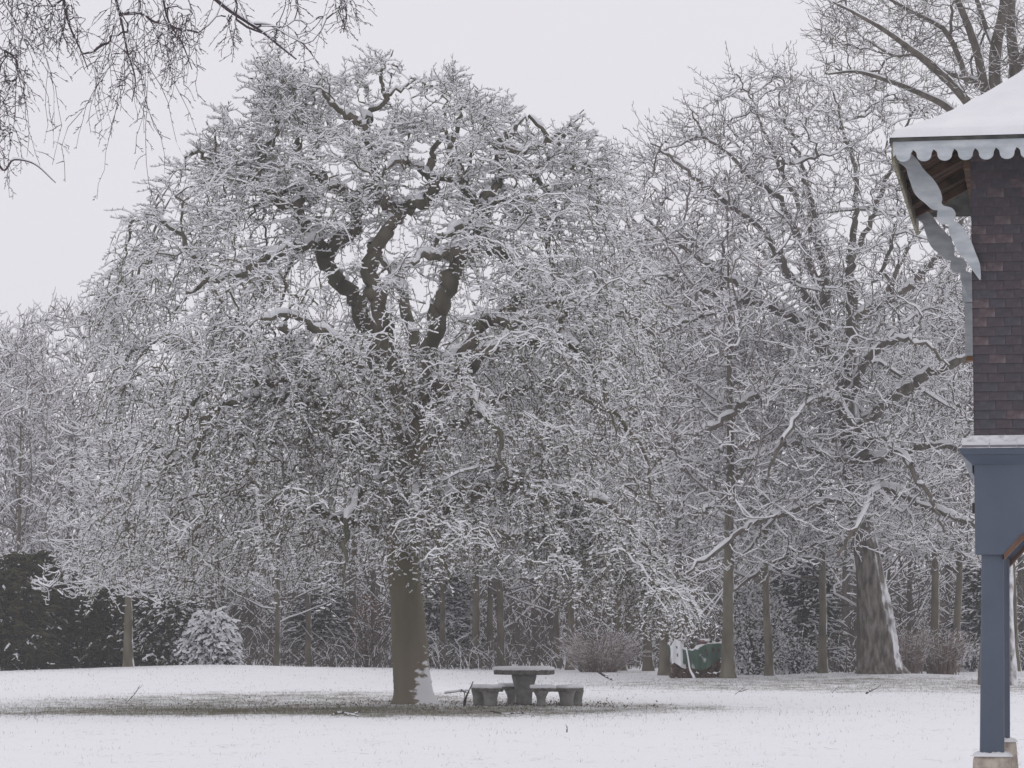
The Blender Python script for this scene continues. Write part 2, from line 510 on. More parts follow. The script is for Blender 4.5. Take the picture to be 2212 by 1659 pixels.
# ------------------------------------------------------------------ ground
def build_ground():
    ys = np.concatenate([np.array([-60, -20, 0, 10, 16]), np.arange(20, 126, 0.55), np.array([128, 132, 138, 146, 156, 170, 200, 260, 400, 900, 2500])])
    xs = np.concatenate([np.array([-1500, -500, -200, -90, -50, -34]), np.arange(-26, 26.1, 0.6), np.array([34, 50, 90, 200, 500, 1500])])
    X, Y = np.meshgrid(xs, ys)
    Zg = ground_z(X, Y)
    V = np.stack([X, Y, Zg], 2).reshape(-1, 3)
    nx, ny = len(xs), len(ys)
    i = (np.arange(ny - 1)[:, None] * nx + np.arange(nx - 1)[None]).ravel()
    Fq = np.stack([i, i + 1, i + nx + 1, i + nx], 1)
    m = bpy.data.materials.new('snowy_lawn')
    nt, N, L, b = nodes_of(m)
    b.inputs['Roughness'].default_value = 0.8; b.inputs['Specular IOR Level'].default_value = 0.15
    geo = N.new("ShaderNodeNewGeometry")

    def noise(scale, detail=5, stretch=(1, 1, 1), rough=0.6):
        mp = N.new("ShaderNodeMapping"); mp.inputs['Scale'].default_value = stretch
        L.new(geo.outputs['Position'], mp.inputs[0])
        t = N.new("ShaderNodeTexNoise"); t.inputs['Scale'].default_value = scale; t.inputs['Detail'].default_value = detail
        t.inputs['Roughness'].default_value = rough
        L.new(mp.outputs[0], t.inputs['Vector'])
        return t.outputs['Fac']

    def math_(op, a, c, d=None):
        n = N.new("ShaderNodeMath"); n.operation = op
        for k, v in enumerate([a, c] + ([d] if d is not None else [])):
            if isinstance(v, (int, float)): n.inputs[k].default_value = v
            else: L.new(v, n.inputs[k])
        return n.outputs[0]

    def rng_(v, a, c, o0=0.0, o1=1.0):
        n = N.new("ShaderNodeMapRange"); n.inputs[1].default_value = a; n.inputs[2].default_value = c
        n.inputs[3].default_value = o0; n.inputs[4].default_value = o1
        L.new(v, n.inputs[0]); return n.outputs[0]
    sp = N.new("ShaderNodeSeparateXYZ"); L.new(geo.outputs['Position'], sp.inputs[0])

    def blob(cx, cy, rx, ry):
        a = math_('DIVIDE', math_('SUBTRACT', sp.outputs['X'], cx), rx)
        c = math_('DIVIDE', math_('SUBTRACT', sp.outputs['Y'], cy), ry)
        d = math_('SQRT', math_('ADD', math_('MULTIPLY', a, a), math_('MULTIPLY', c, c)), 0.0)
        return rng_(d, 1.15, 0.55)
    # thin snow where the crowns kept it off: grass and litter show through
    thin = math_('MAXIMUM', math_('MAXIMUM', math_('MULTIPLY', blob(-4.9, 68.5, 7.6, 12.0), 0.66), blob(-4.4, 60.6, 8.0, 4.6)), math_('MULTIPLY', blob(1.6, 63.5, 4.2, 5.0), 0.62))
    thin = math_('MAXIMUM', thin, math_('MULTIPLY', blob(10.0, 88.0, 10.5, 13.0), 0.62))
    n_small = noise(9, 6, (1, 0.55, 1)); n_mid = noise(1.1, 4, (1, 0.5, 1)); n_fine = noise(32, 3)
    cover = math_('ADD', math_('MULTIPLY', n_small, 0.6), math_('MULTIPLY', n_fine, 0.4))
    thr = math_('ADD', 0.33, math_('MULTIPLY', thin, 0.235))
    thr = math_('ADD', thr, math_('MULTIPLY', math_('SUBTRACT', n_mid, 0.5), 0.42))
    fac = rng_(math_('SUBTRACT', cover, thr), -0.05, 0.07)
    grass = N.new("ShaderNodeMix"); grass.data_type = 'RGBA'
    grass.inputs[6].default_value = (0.25, 0.26, 0.215, 1); grass.inputs[7].default_value = (0.19, 0.155, 0.135, 1)
    L.new(rng_(noise(0.8, 4), 0.4, 0.62), grass.inputs[0])
    mx = N.new("ShaderNodeMix"); mx.data_type = 'RGBA'
    L.new(fac, mx.inputs[0]); L.new(grass.outputs[2], mx.inputs[6]); mx.inputs[7].default_value = SNOWC
    L.new(mx.outputs[2], b.inputs['Base Color'])
    bp = N.new("ShaderNodeBump"); bp.inputs['Strength'].default_value = 0.5; bp.inputs['Distance'].default_value = 0.03
    L.new(math_('ADD', n_small, math_('MULTIPLY', n_fine, 0.4)), bp.inputs['Height']); L.new(bp.outputs[0], b.inputs['Normal'])
    o = obj('ground', mesh_np('ground', V, Fq, [m], smooth=True), kind='structure')
    o['label'] = 'snow covered lawn with grass showing under the trees'
    return o


build_ground()


# ------------------------------------------------------------------ pavilion
YAW = math.radians(10.1)
EX = np.array([math.cos(YAW), -math.sin(YAW), 0]); EY = np.array([math.sin(YAW), math.cos(YAW), 0])
PO = P(2105.5, 1100, 26.0); PO[2] = 0.0


def zat(y, Y): return P(2106, y, Y)[2]


def build_pavilion():
    gz = float(ground_z(PO[0], PO[1])) - 0.05
    root = empty('wooden_pavilion', (PO[0], PO[1], gz), 'blue grey post pavilion with shingled upper storey and snowy scalloped roof', 'building')
    root.rotation_euler = (0, 0, -YAW)
    dz = -gz
    W, D = 3.6, 3.62          # width, depth between the outer wall faces
    z_foot = zat(1632, 26) + dz; z_pb = zat(1198, 26) + dz; z_pt = zat(976, 26) + dz; z_led = zat(946, 26) + dz
    z_eave = zat(297, 25.35) + dz       # top of the fascia at the front
    OH = 0.66; OF = 0.70

    def box(name, u0, u1, v0, v1, w0, w1, m, parent=root, bev=0.0, taper=0.0, su=0.0):
        # taper: how much narrower at the top; su: shift of the top along u
        t = taper / 2
        vs = [(u0, v0, w0), (u1, v0, w0), (u1, v1, w0), (u0, v1, w0),
              (u0 + t + su, v0 + t, w1), (u1 - t + su, v0 + t, w1), (u1 - t + su, v1 - t, w1), (u0 + t + su, v1 - t, w1)]
        o = pyobj(name, vs, [(0, 3, 2, 1), (4, 5, 6, 7), (0, 1, 5, 4), (1, 2, 6, 5), (2, 3, 7, 6), (3, 0, 4, 7)], m, parent)
        if bev:
            md = o.modifiers.new('bevel', 'BEVEL'); md.width = bev; md.segments = 2; md.limit_method = 'ANGLE'
        return o

    def prism(name, prof, v0, v1, m, parent=root, bev=0.0):
        """outline in (u, w) pushed from v0 to v1"""
        n = len(prof)
        vs = [(u, v0, w) for u, w in prof] + [(u, v1, w) for u, w in prof]
        fs = [tuple(range(n)), tuple(range(2 * n - 1, n - 1, -1))] + [(i, i + n, (i + 1) % n + n, (i + 1) % n) for i in range(n)]
        o = pyobj(name, vs, fs, m, parent)
        return o

    # posts, footings
    for (u0, v0) in ((0.02, 0.03), (0.03, D - 0.24), (W - 0.24, 0.03), (W - 0.24, D - 0.24)):
        box('post', u0 - 0.005, u0 + 0.205, v0, v0 + 0.2, z_foot - 0.01, z_pb + 0.06, M['blue'], bev=0.022, taper=0.02, su=0.028 if u0 < 1 else 0)
        ft = box('footing', u0 - 0.085, u0 + 0.29, v0 - 0.09, v0 + 0.29, 0.30, z_foot, M['footing'], bev=0.03, taper=0.055)
        box('footing_step', u0 - 0.15, u0 + 0.42, v0 - 0.16, v0 + 0.42, 0.0, 0.30, M['footing'], parent=ft, bev=0.03, taper=0.04)
        r = np.random.default_rng(int(u0 * 100 + v0 * 10) + 3)
        for (a, hw, zz, nm) in ((0.175, 0.172, z_foot, 'snow'), (0.135, 0.27, 0.30, 'snow')):
            n = 14
            g = np.linspace(-1, 1, n)
            gx, gy = np.meshgrid(g, g)
            hh = 0.036 * (1 - np.maximum(abs(gx), abs(gy)) ** 6) ** 0.7 * (0.75 + 0.5 * r.random((n, n)))
            V = np.stack([u0 + 0.102 + gx * hw * (1 + 0.03 * r.normal(0, 1, (n, n))), v0 + 0.1 + gy * hw, zz - 0.008 + hh + 0.05 * (gx > 0.3) * (1 - abs(gy)) * (hw > 0.2)], 2).reshape(-1, 3)
            i = (np.arange(n - 1)[:, None] * n + np.arange(n - 1)[None]).ravel()
            obj('snow', mesh_np('footing_snow', V, np.stack([i, i + 1, i + n + 1, i + n], 1), [M['snow']], smooth=True), ft)

    # arched panels above the posts
    def arch_profile(w):
        xs = np.linspace(0, 1, 22)
        u = 0.245 + (w - 0.49) * xs
        k = np.abs(2 * xs - 1)
        top = z_pb + (z_pt - z_pb) * 0.62 * (1 - k ** 2.4) ** 0.8
        top = np.maximum(top, z_pb + 0.02 * (1 - k))
        pr = [(0.0, z_pb), (0.232, z_pb)] + list(zip(u, top)) + [(w - 0.232, z_pb), (w, z_pb), (w, z_pt), (0, z_pt)]
        return pr, list(zip(u, top))
    for (vv, nm) in ((0.0, 'front'), (D - 0.14, 'rear')):
        pr, inner = arch_profile(W)
        prism('arch_panel', pr, vv, vv + 0.14, M['blue'])
        n = len(inner)
        inn = [(u, w - 0.0) for u, w in inner]; out = [(u, w - 0.045) for u, w in inner]
        vs = [(u, vv - 0.012, w + 0.004) for u, w in inn] + [(u, vv + 0.40, w + 0.004) for u, w in inn] + [(u, vv - 0.012, w) for u, w in out] + [(u, vv + 0.40, w) for u, w in out]
        fs = []
        for i in range(n - 1):
            fs += [(i, i + 1, 2 * n + i + 1, 2 * n + i), (2 * n + i, 2 * n + i + 1, 3 * n + i + 1, 3 * n + i), (n + i, 3 * n + i, 3 * n + i + 1, n + i + 1)]
        pyobj('arch_trim', vs, fs, M['arch_wood'], root)
    for (uu) in (0.004, W - 0.144):
        box('side_beam', uu, uu + 0.14, 0.16, D - 0.16, z_pt - 0.45, z_pt - 0.002, M['blue'])
    box('iron_fixing', -0.022, 0.012, 0.02, 0.10, z_pb + 0.36, z_pb + 0.45, M['dark_bark'])
    # ledge

    def ring_ledge(name, off0, off1, w0, w1, m, parent=root):
        """a moulding that runs round the storey: sticks out off0 below, off1 above"""
        def rect(o): return [(-o, -o), (W + o, -o), (W + o, D + o), (-o, D + o)]
        vs = [(u, v, w0) for u, v in rect(off0)] + [(u, v, w1) for u, v in rect(off1)] + [(u, v, w0) for u, v in rect(-0.12)] + [(u, v, w1) for u, v in rect(-0.12)]
        fs = []
        for i in range(4):
            j = (i + 1) % 4
            fs += [(i, j, 4 + j, 4 + i), (4 + i, 4 + j, 12 + j, 12 + i), (8 + i, 8 + j, j, i)]
        return pyobj(name, vs, fs, m, parent)
    ring_ledge('moulding', 0.10, 0.13, z_pt - 0.03, z_pt + 0.022, M['blue'])
    ring_ledge('moulding', 0.012, 0.10, z_pt - 0.11, z_pt - 0.032, M['blue'])
    # the slate skirt below the shingles, slate by slate
    sk = ring_ledge('slate_skirt', 0.135, 0.02, z_pt + 0.025, z_led + 0.02, M['slate'])
    sl = [(-0.0, 0, 0), (0.23, 0, 0), (0.23, 0.12, 0.07), (0, 0.12, 0.07), (0, 0, 0.022), (0.23, 0, 0.022), (0.23, 0.12, 0.092), (0, 0.12, 0.092)]
    slf = [(0, 3, 2, 1), (4, 5, 6, 7), (0, 1, 5, 4), (1, 2, 6, 5), (2, 3, 7, 6), (3, 0, 4, 7)]
    sme = bpy.data.meshes.new('slate'); sme.from_pydata(sl, [], slf); sme.materials.append(M['slate']); sme.update()
    for k in range(15):
        obj('slate', sme, sk, (-0.10 + k * 0.236 + (0.004 if k % 2 else 0), -0.130, z_pt + 0.03))
    for k in range(14):
        o = obj('slate', sme, sk, (0.02 + k * 0.25, -0.06, z_pt + 0.078))
        o.scale = (1.05, 0.6, 0.8)

    # shingled storey
    z_top = z_eave + 0.10
    wall = box('shingle_wall', 0.02, W - 0.02, 0.02, D - 0.02, z_led - 0.02, z_top, M['shingle1'])
    ch = 35.0 / 431.0; sw = 0.150
    r = np.random.default_rng(5)
    meshes = []
    for k in range(4):
        t = 0.014
        # butt end proud of the wall, top tucked against it
        vs = [(0.001, -t, 0), (sw - 0.002, -t, 0), (sw - 0.002, -0.002, ch + 0.015), (0.001, -0.002, ch + 0.015),
              (0.001, 0.004, 0), (sw - 0.002, 0.004, 0), (sw - 0.002, 0.006, ch + 0.015), (0.001, 0.006, ch + 0.015)]
        me = bpy.data.meshes.new('shingle'); me.from_pydata(vs, [], [(0, 1, 2, 3), (4, 7, 6, 5), (0, 4, 5, 1), (0, 3, 7, 4), (1, 5, 6, 2)])
        me.materials.append(M['shingle%d' % k]); me.update(); meshes.append(me)
    rows = int((z_top - z_led) / ch) + 1
    rest = Acc()
    for i in range(rows):
        u = -sw * (0.5 if i % 2 else 0.0) - r.uniform(0, 0.03)
        while u < W:
            uu, ww = max(u, 0.0), sw * r.uniform(0.93, 1.03)
            w0 = min(u + ww, W) - uu
            if w0 > 0.03:
                zz = z_led + i * ch + r.normal(0, 0.002)
                k = int(r.choice(4, p=[0.42, 0.28, 0.15, 0.15]))
                if uu < 1.2:
                    o = obj('shingle', meshes[k], wall, (uu, 0.012 + r.uniform(-0.003, 0.002), zz)); o.scale = (w0 / sw, 1, 1)
                else:
                    V = np.array([v.co[:] for v in meshes[k].vertices]) * np.array([w0 / sw, 1, 1]) + np.array([uu, 0.012 + r.uniform(-0.003, 0.002), zz])
                    Fq = np.array([p.vertices[:] for p in meshes[k].polygons])
                    rest.add(V, Fq, np.full(len(Fq), k))
            u += ww
    obj('shingles', rest.mesh('shingles', [M['shingle%d' % k] for k in range(4)]), wall, kind='stuff')
    # side walls: courses as long overlapping boards of shingle, broken every few
    side = Acc()
    for (uu, sgn) in ((0.02, -1), (W - 0.02, 1)):
        for i in range(rows):
            v = 0.0
            while v < D:
                k = int(r.integers(0, 4)); z0 = z_led + i * ch; wv = sw * r.uniform(0.9, 1.05)
                v1 = min(v + wv - 0.003, D)
                a = uu + sgn * 0.020; c = uu + sgn * 0.008
                V = np.array([(a, v, z0), (a, v1, z0), (c, v1, z0 + ch + 0.01), (c, v, z0 + ch + 0.01), (uu, v, z0), (uu, v1, z0)])
                Fq = np.array([(0, 3, 2, 1), (0, 1, 5, 4)])
                side.add(V, Fq, np.full(2, k)); v += wv
    obj('side_shingles', side.mesh('side_shingles', [M['shingle%d' % k] for k in range(4)]), wall, kind='stuff')

    # ---- roof: bell-cast pyramid, boards below, snow above
    u0, u1, v0, v1 = -OH, W + OH, -OF, D + OF + 0.02
    hu = (u1 - u0) / 2; hv = (v1 - v0) / 2; uc = (u0 + u1) / 2; vc = (v0 + v1) / 2
    ins = np.array([0, 0.18, 0.36, 0.55, 0.8, 1.1, 1.45, 1.85, hu - 0.02])
    rise = np.array([0, 0.078, 0.165, 0.275, 0.45, 0.68, 0.955, 1.28, 1.28 + (hu - 0.02 - 1.85) * 0.82])

    def rz(d): return np.interp(d, ins, rise)

    def roof_mesh(name, lift, m, n=40, rnd=0.0, grow=0.0):
        rr = np.random.default_rng(9)
        g = np.linspace(-1, 1, n)
        # denser toward the edge
        g = np.sign(g) * (1 - (1 - np.abs(g)) ** 1.35)
        gx, gy = np.meshgrid(g, g)
        U = uc + gx * (hu + grow); Vv = vc + gy * (hv + grow)
        d = np.minimum(hu - np.abs(U - uc), hv - np.abs(Vv - vc)).clip(0, None)
        edge = np.minimum(hu + grow - np.abs(U - uc), hv + grow - np.abs(Vv - vc))
        Zr = z_eave + rz(d) + lift * sm(-0.02, 0.07, edge) + (rnd * rr.normal(0, 1, (n, n)) * sm(0.0, 0.1, edge) if rnd else 0)
        Vx = np.stack([U, Vv, Zr], 2).reshape(-1, 3)
        i = (np.arange(n - 1)[:, None] * n + np.arange(n - 1)[None]).ravel()
        return mesh_np(name, Vx, np.stack([i, i + 1, i + n + 1, i + n], 1), [m], smooth=True)
    roof = obj('roof', roof_mesh('roof', 0.0, M['roof_edge'], 30), root)
    obj('snow', roof_mesh('roof_snow', 0.075, M['snow'], 72, 0.003, 0.012), roof)
    box('drip_edge', u0, u1, v0 - 0.012, v0 + 0.02, z_eave - 0.022, z_eave + 0.004, M['roof_edge'], roof)
    box('drip_edge', u0 - 0.012, u0 + 0.02, v0 + 0.022, v1, z_eave - 0.022, z_eave + 0.004, M['roof_edge'], roof)

    # scalloped fascia boards
    def fascia_profile(length, period=0.1755, h=0.085, lobe=0.088, flip=0):
        pts = [(0, 0), (0, -h - lobe * 0.5)]
        n = int(length / period)
        p = length / n
        for k in range(n):
            a = k * p
            prof = []
            # one lobe: half round bottom between two little notches
            for t in np.linspace(0, 1, 11):
                ang = math.pi * t
                prof.append((a + p * (0.5 - 0.36 * math.cos(ang)), -h - lobe * (0.30 + 0.70 * math.sin(ang) ** 0.8)))
            prof += [(a + p * 0.885, -h - lobe * 0.12), (a + p * 0.93, -h - lobe * 0.02), (a + p * 0.935, -h + 0.004), (a + p * 0.965, -h + 0.012)]
            if k == 0:
                pts += prof
            else:
                pts += [(a + p * 0.035, -h + 0.004), (a + p * 0.07, -h - lobe * 0.02), (a + p * 0.115, -h - lobe * 0.12)] + prof
        pts += [(length, -h - lobe * 0.5), (length, 0)]
        return pts
    fp = fascia_profile(u1 - u0)
    n = len(fp)
    # front board: cut into lobes so the outline triangulates well
    def fascia(name, base, along, normal, m):
        vs, fs = [], []
        for (a, w) in fp:
            for (aa, ww) in ((a, w), (a, 0.0)):
                for t in (0.0, 0.028):
                    p = base + along * aa + normal * t
                    vs.append((p[0], p[1], z_eave - 0.024 + ww))
        for i in range(1, n - 2):
            o, q = i * 4, (i + 1) * 4
            fs += [(o, q, q + 2, o + 2), (o + 1, o + 3, q + 3, q + 1), (o, o + 1, q + 1, q)]
        fs += [(4, 6, 7, 5)]
        return pyobj(name, vs, fs, m, roof)
    fascia('fascia', np.array([u0 + 0.02, v0 + 0.006, 0]), np.array([1.0, 0, 0]), np.array([0, 1.0, 0]), M['white_paint'])
    fp = fascia_profile(v1 - v0 - 0.06); n = len(fp)
    fascia('fascia', np.array([u0 + 0.004, v0 + 0.05, 0]), np.array([0, 1.0, 0]), np.array([1.0, 0, 0]), M['mossy_board'])
    fascia('fascia', np.array([u1 - 0.004, v0 + 0.05, 0]), np.array([0, 1.0, 0]), np.array([-1.0, 0, 0]), M['white_paint'])
    # soffit boards under the left overhang, running up the slope, and under the front
    bme = {}
    def board(u_a, z_a, u_b, z_b, v_a, wdt, m, name='soffit_board'):
        vs = [(u_a, v_a, z_a), (u_b, v_a, z_b), (u_b, v_a + wdt, z_b), (u_a, v_a + wdt, z_a)]
        vs = vs + [(a, b, c + 0.02) for a, b, c in vs]
        return pyobj(name, vs, [(0, 1, 2, 3), (4, 7, 6, 5), (0, 4, 5, 1), (1, 5, 6, 2), (2, 6, 7, 3), (3, 7, 4, 0)], m, roof)
    k = 0
    vv = v0 + 0.05
    while vv < v1 - 0.09:
        inn = min(0.72, vv - v0, v1 - vv - 0.08)
        if inn > 0.08:
            board(u0 + 0.035, z_eave - 0.05 + r.normal(0, 0.003), u0 + inn, z_eave + rz(inn) - 0.06 + r.normal(0, 0.003), vv, 0.082, M['soffit'])
        vv += 0.088; k += 1
    for j in range(5):
        vs0 = v0 + 0.04 + j * 0.125
        zz = z_eave + rz(0.04 + j * 0.125) - 0.055
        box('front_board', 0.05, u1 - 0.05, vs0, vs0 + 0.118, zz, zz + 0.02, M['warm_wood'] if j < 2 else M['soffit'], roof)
    for vv in (0.4, 1.5, 2.6, 3.4):
        prism('rafter', [(u0 + 0.04, z_eave - 0.055), (0.05, z_eave + rz(0.7) - 0.065), (0.05, z_eave + rz(0.7) - 0.16), (u0 + 0.04, z_eave - 0.12)], vv, vv + 0.07, M['soffit'], roof)
    prism('wall_plate', [(-0.06, z_eave - 0.16), (0.015, z_eave - 0.16), (0.015, z_eave + 0.2), (-0.06, z_eave + 0.2)], 0.05, D - 0.05, M['soffit'], roof)

    # scalloped brackets in the plane of the front and rear walls
    cl = [(1950, 336, 16), (1968, 352, 15), (1980, 376, 19), (1996, 402, 25), (2012, 422, 22), (2023, 441, 15), (2031, 449, 8),
          (2040, 461, 19), (2049, 473, 19), (2055, 482, 7), (2061, 492, 14), (2073, 512, 17), (2086, 538, 17), (2097, 556, 13), (2108, 578, 10), (2118, 606, 1.5)]

    def bracket(vpos):
        Yp = 26.0 + vpos * math.cos(YAW) - 0.1
        pts = []
        for (x, y, w) in cl:
            p = P(x, y, 26.0) - PO
            pts.append((float(np.dot(p, EX)), p[2] + dz, w / PXM(26.0)))
        c = catmull(np.array(pts), 6); c[:, 2] = np.maximum(c[:, 2], 0.006)
        t = np.gradient(c[:, :2], axis=0); t /= np.linalg.norm(t, axis=1, keepdims=True)
        nn = np.stack([-t[:, 1], t[:, 0]], 1)
        A = c[:, :2] + nn * c[:, 2:3]; B = c[:, :2] - nn * c[:, 2:3]
        vs, fs = [], []
        for (a, b) in zip(A, B):
            for (p, v) in ((a, vpos - 0.055), (b, vpos - 0.055), (b, vpos - 0.006), (a, vpos - 0.006)):
                vs.append((p[0], v, p[1]))
        for i in range(len(A) - 1):
            for q in range(4):
                q2 = (q + 1) % 4
                fs.append((i * 4 + q, i * 4 + q2, i * 4 + 4 + q2, i * 4 + 4 + q))
        fs += [(0, 1, 2, 3), tuple(len(vs) - 4 + q for q in (3, 2, 1, 0))]
        return pyobj('bracket', vs, fs, M['white_paint'], root)
    bracket(-0.02)
    bracket(D + 0.05)
    # dark block behind the rear bracket and the boxed foot it stands on
    yr = 29.6
    def rear(x): return float(np.dot(P(x, 700, yr) - PO, EX))
    def zr_(y): return zat(y, yr) + dz
    box('bracket_foot', rear(2079), rear(2112), D + 0.02, D + 0.20, zr_(653), zr_(615), M['white_paint'])
    box('wall_post', rear(2084), rear(2112), D + 0.035, D + 0.18, zr_(768), zr_(654), M['white_paint'])
    box('post_end', rear(2086), rear(2112), D + 0.04, D + 0.17, zr_(778), zr_(769), M['warm_wood'])
    # boxed gutter end under the ledge on the left side
    prism('gutter', [(-0.11, z_pt - 0.02), (-0.02, z_pt - 0.02), (-0.02, z_pt - 0.17), (-0.055, z_pt - 0.17)], 0.16, D, M['white_paint'])
    return root


build_pavilion()

# ------------------------------------------------------------------ trees
def local_limbs(root, base, limbs, bark, rng, n=10, cap=0.05, rough=0.08, min_r=0.0):
    for (Pt, R) in limbs:
        if R.max() < min_r: continue
        me = tube_mesh('limb', Pt - base, R, n, bark, rng, rough)
        o = obj('limb', me, root)
        for sc in snow_cap_mesh('snow', Pt - base, R, rng, cap):
            obj('snow', sc, o)


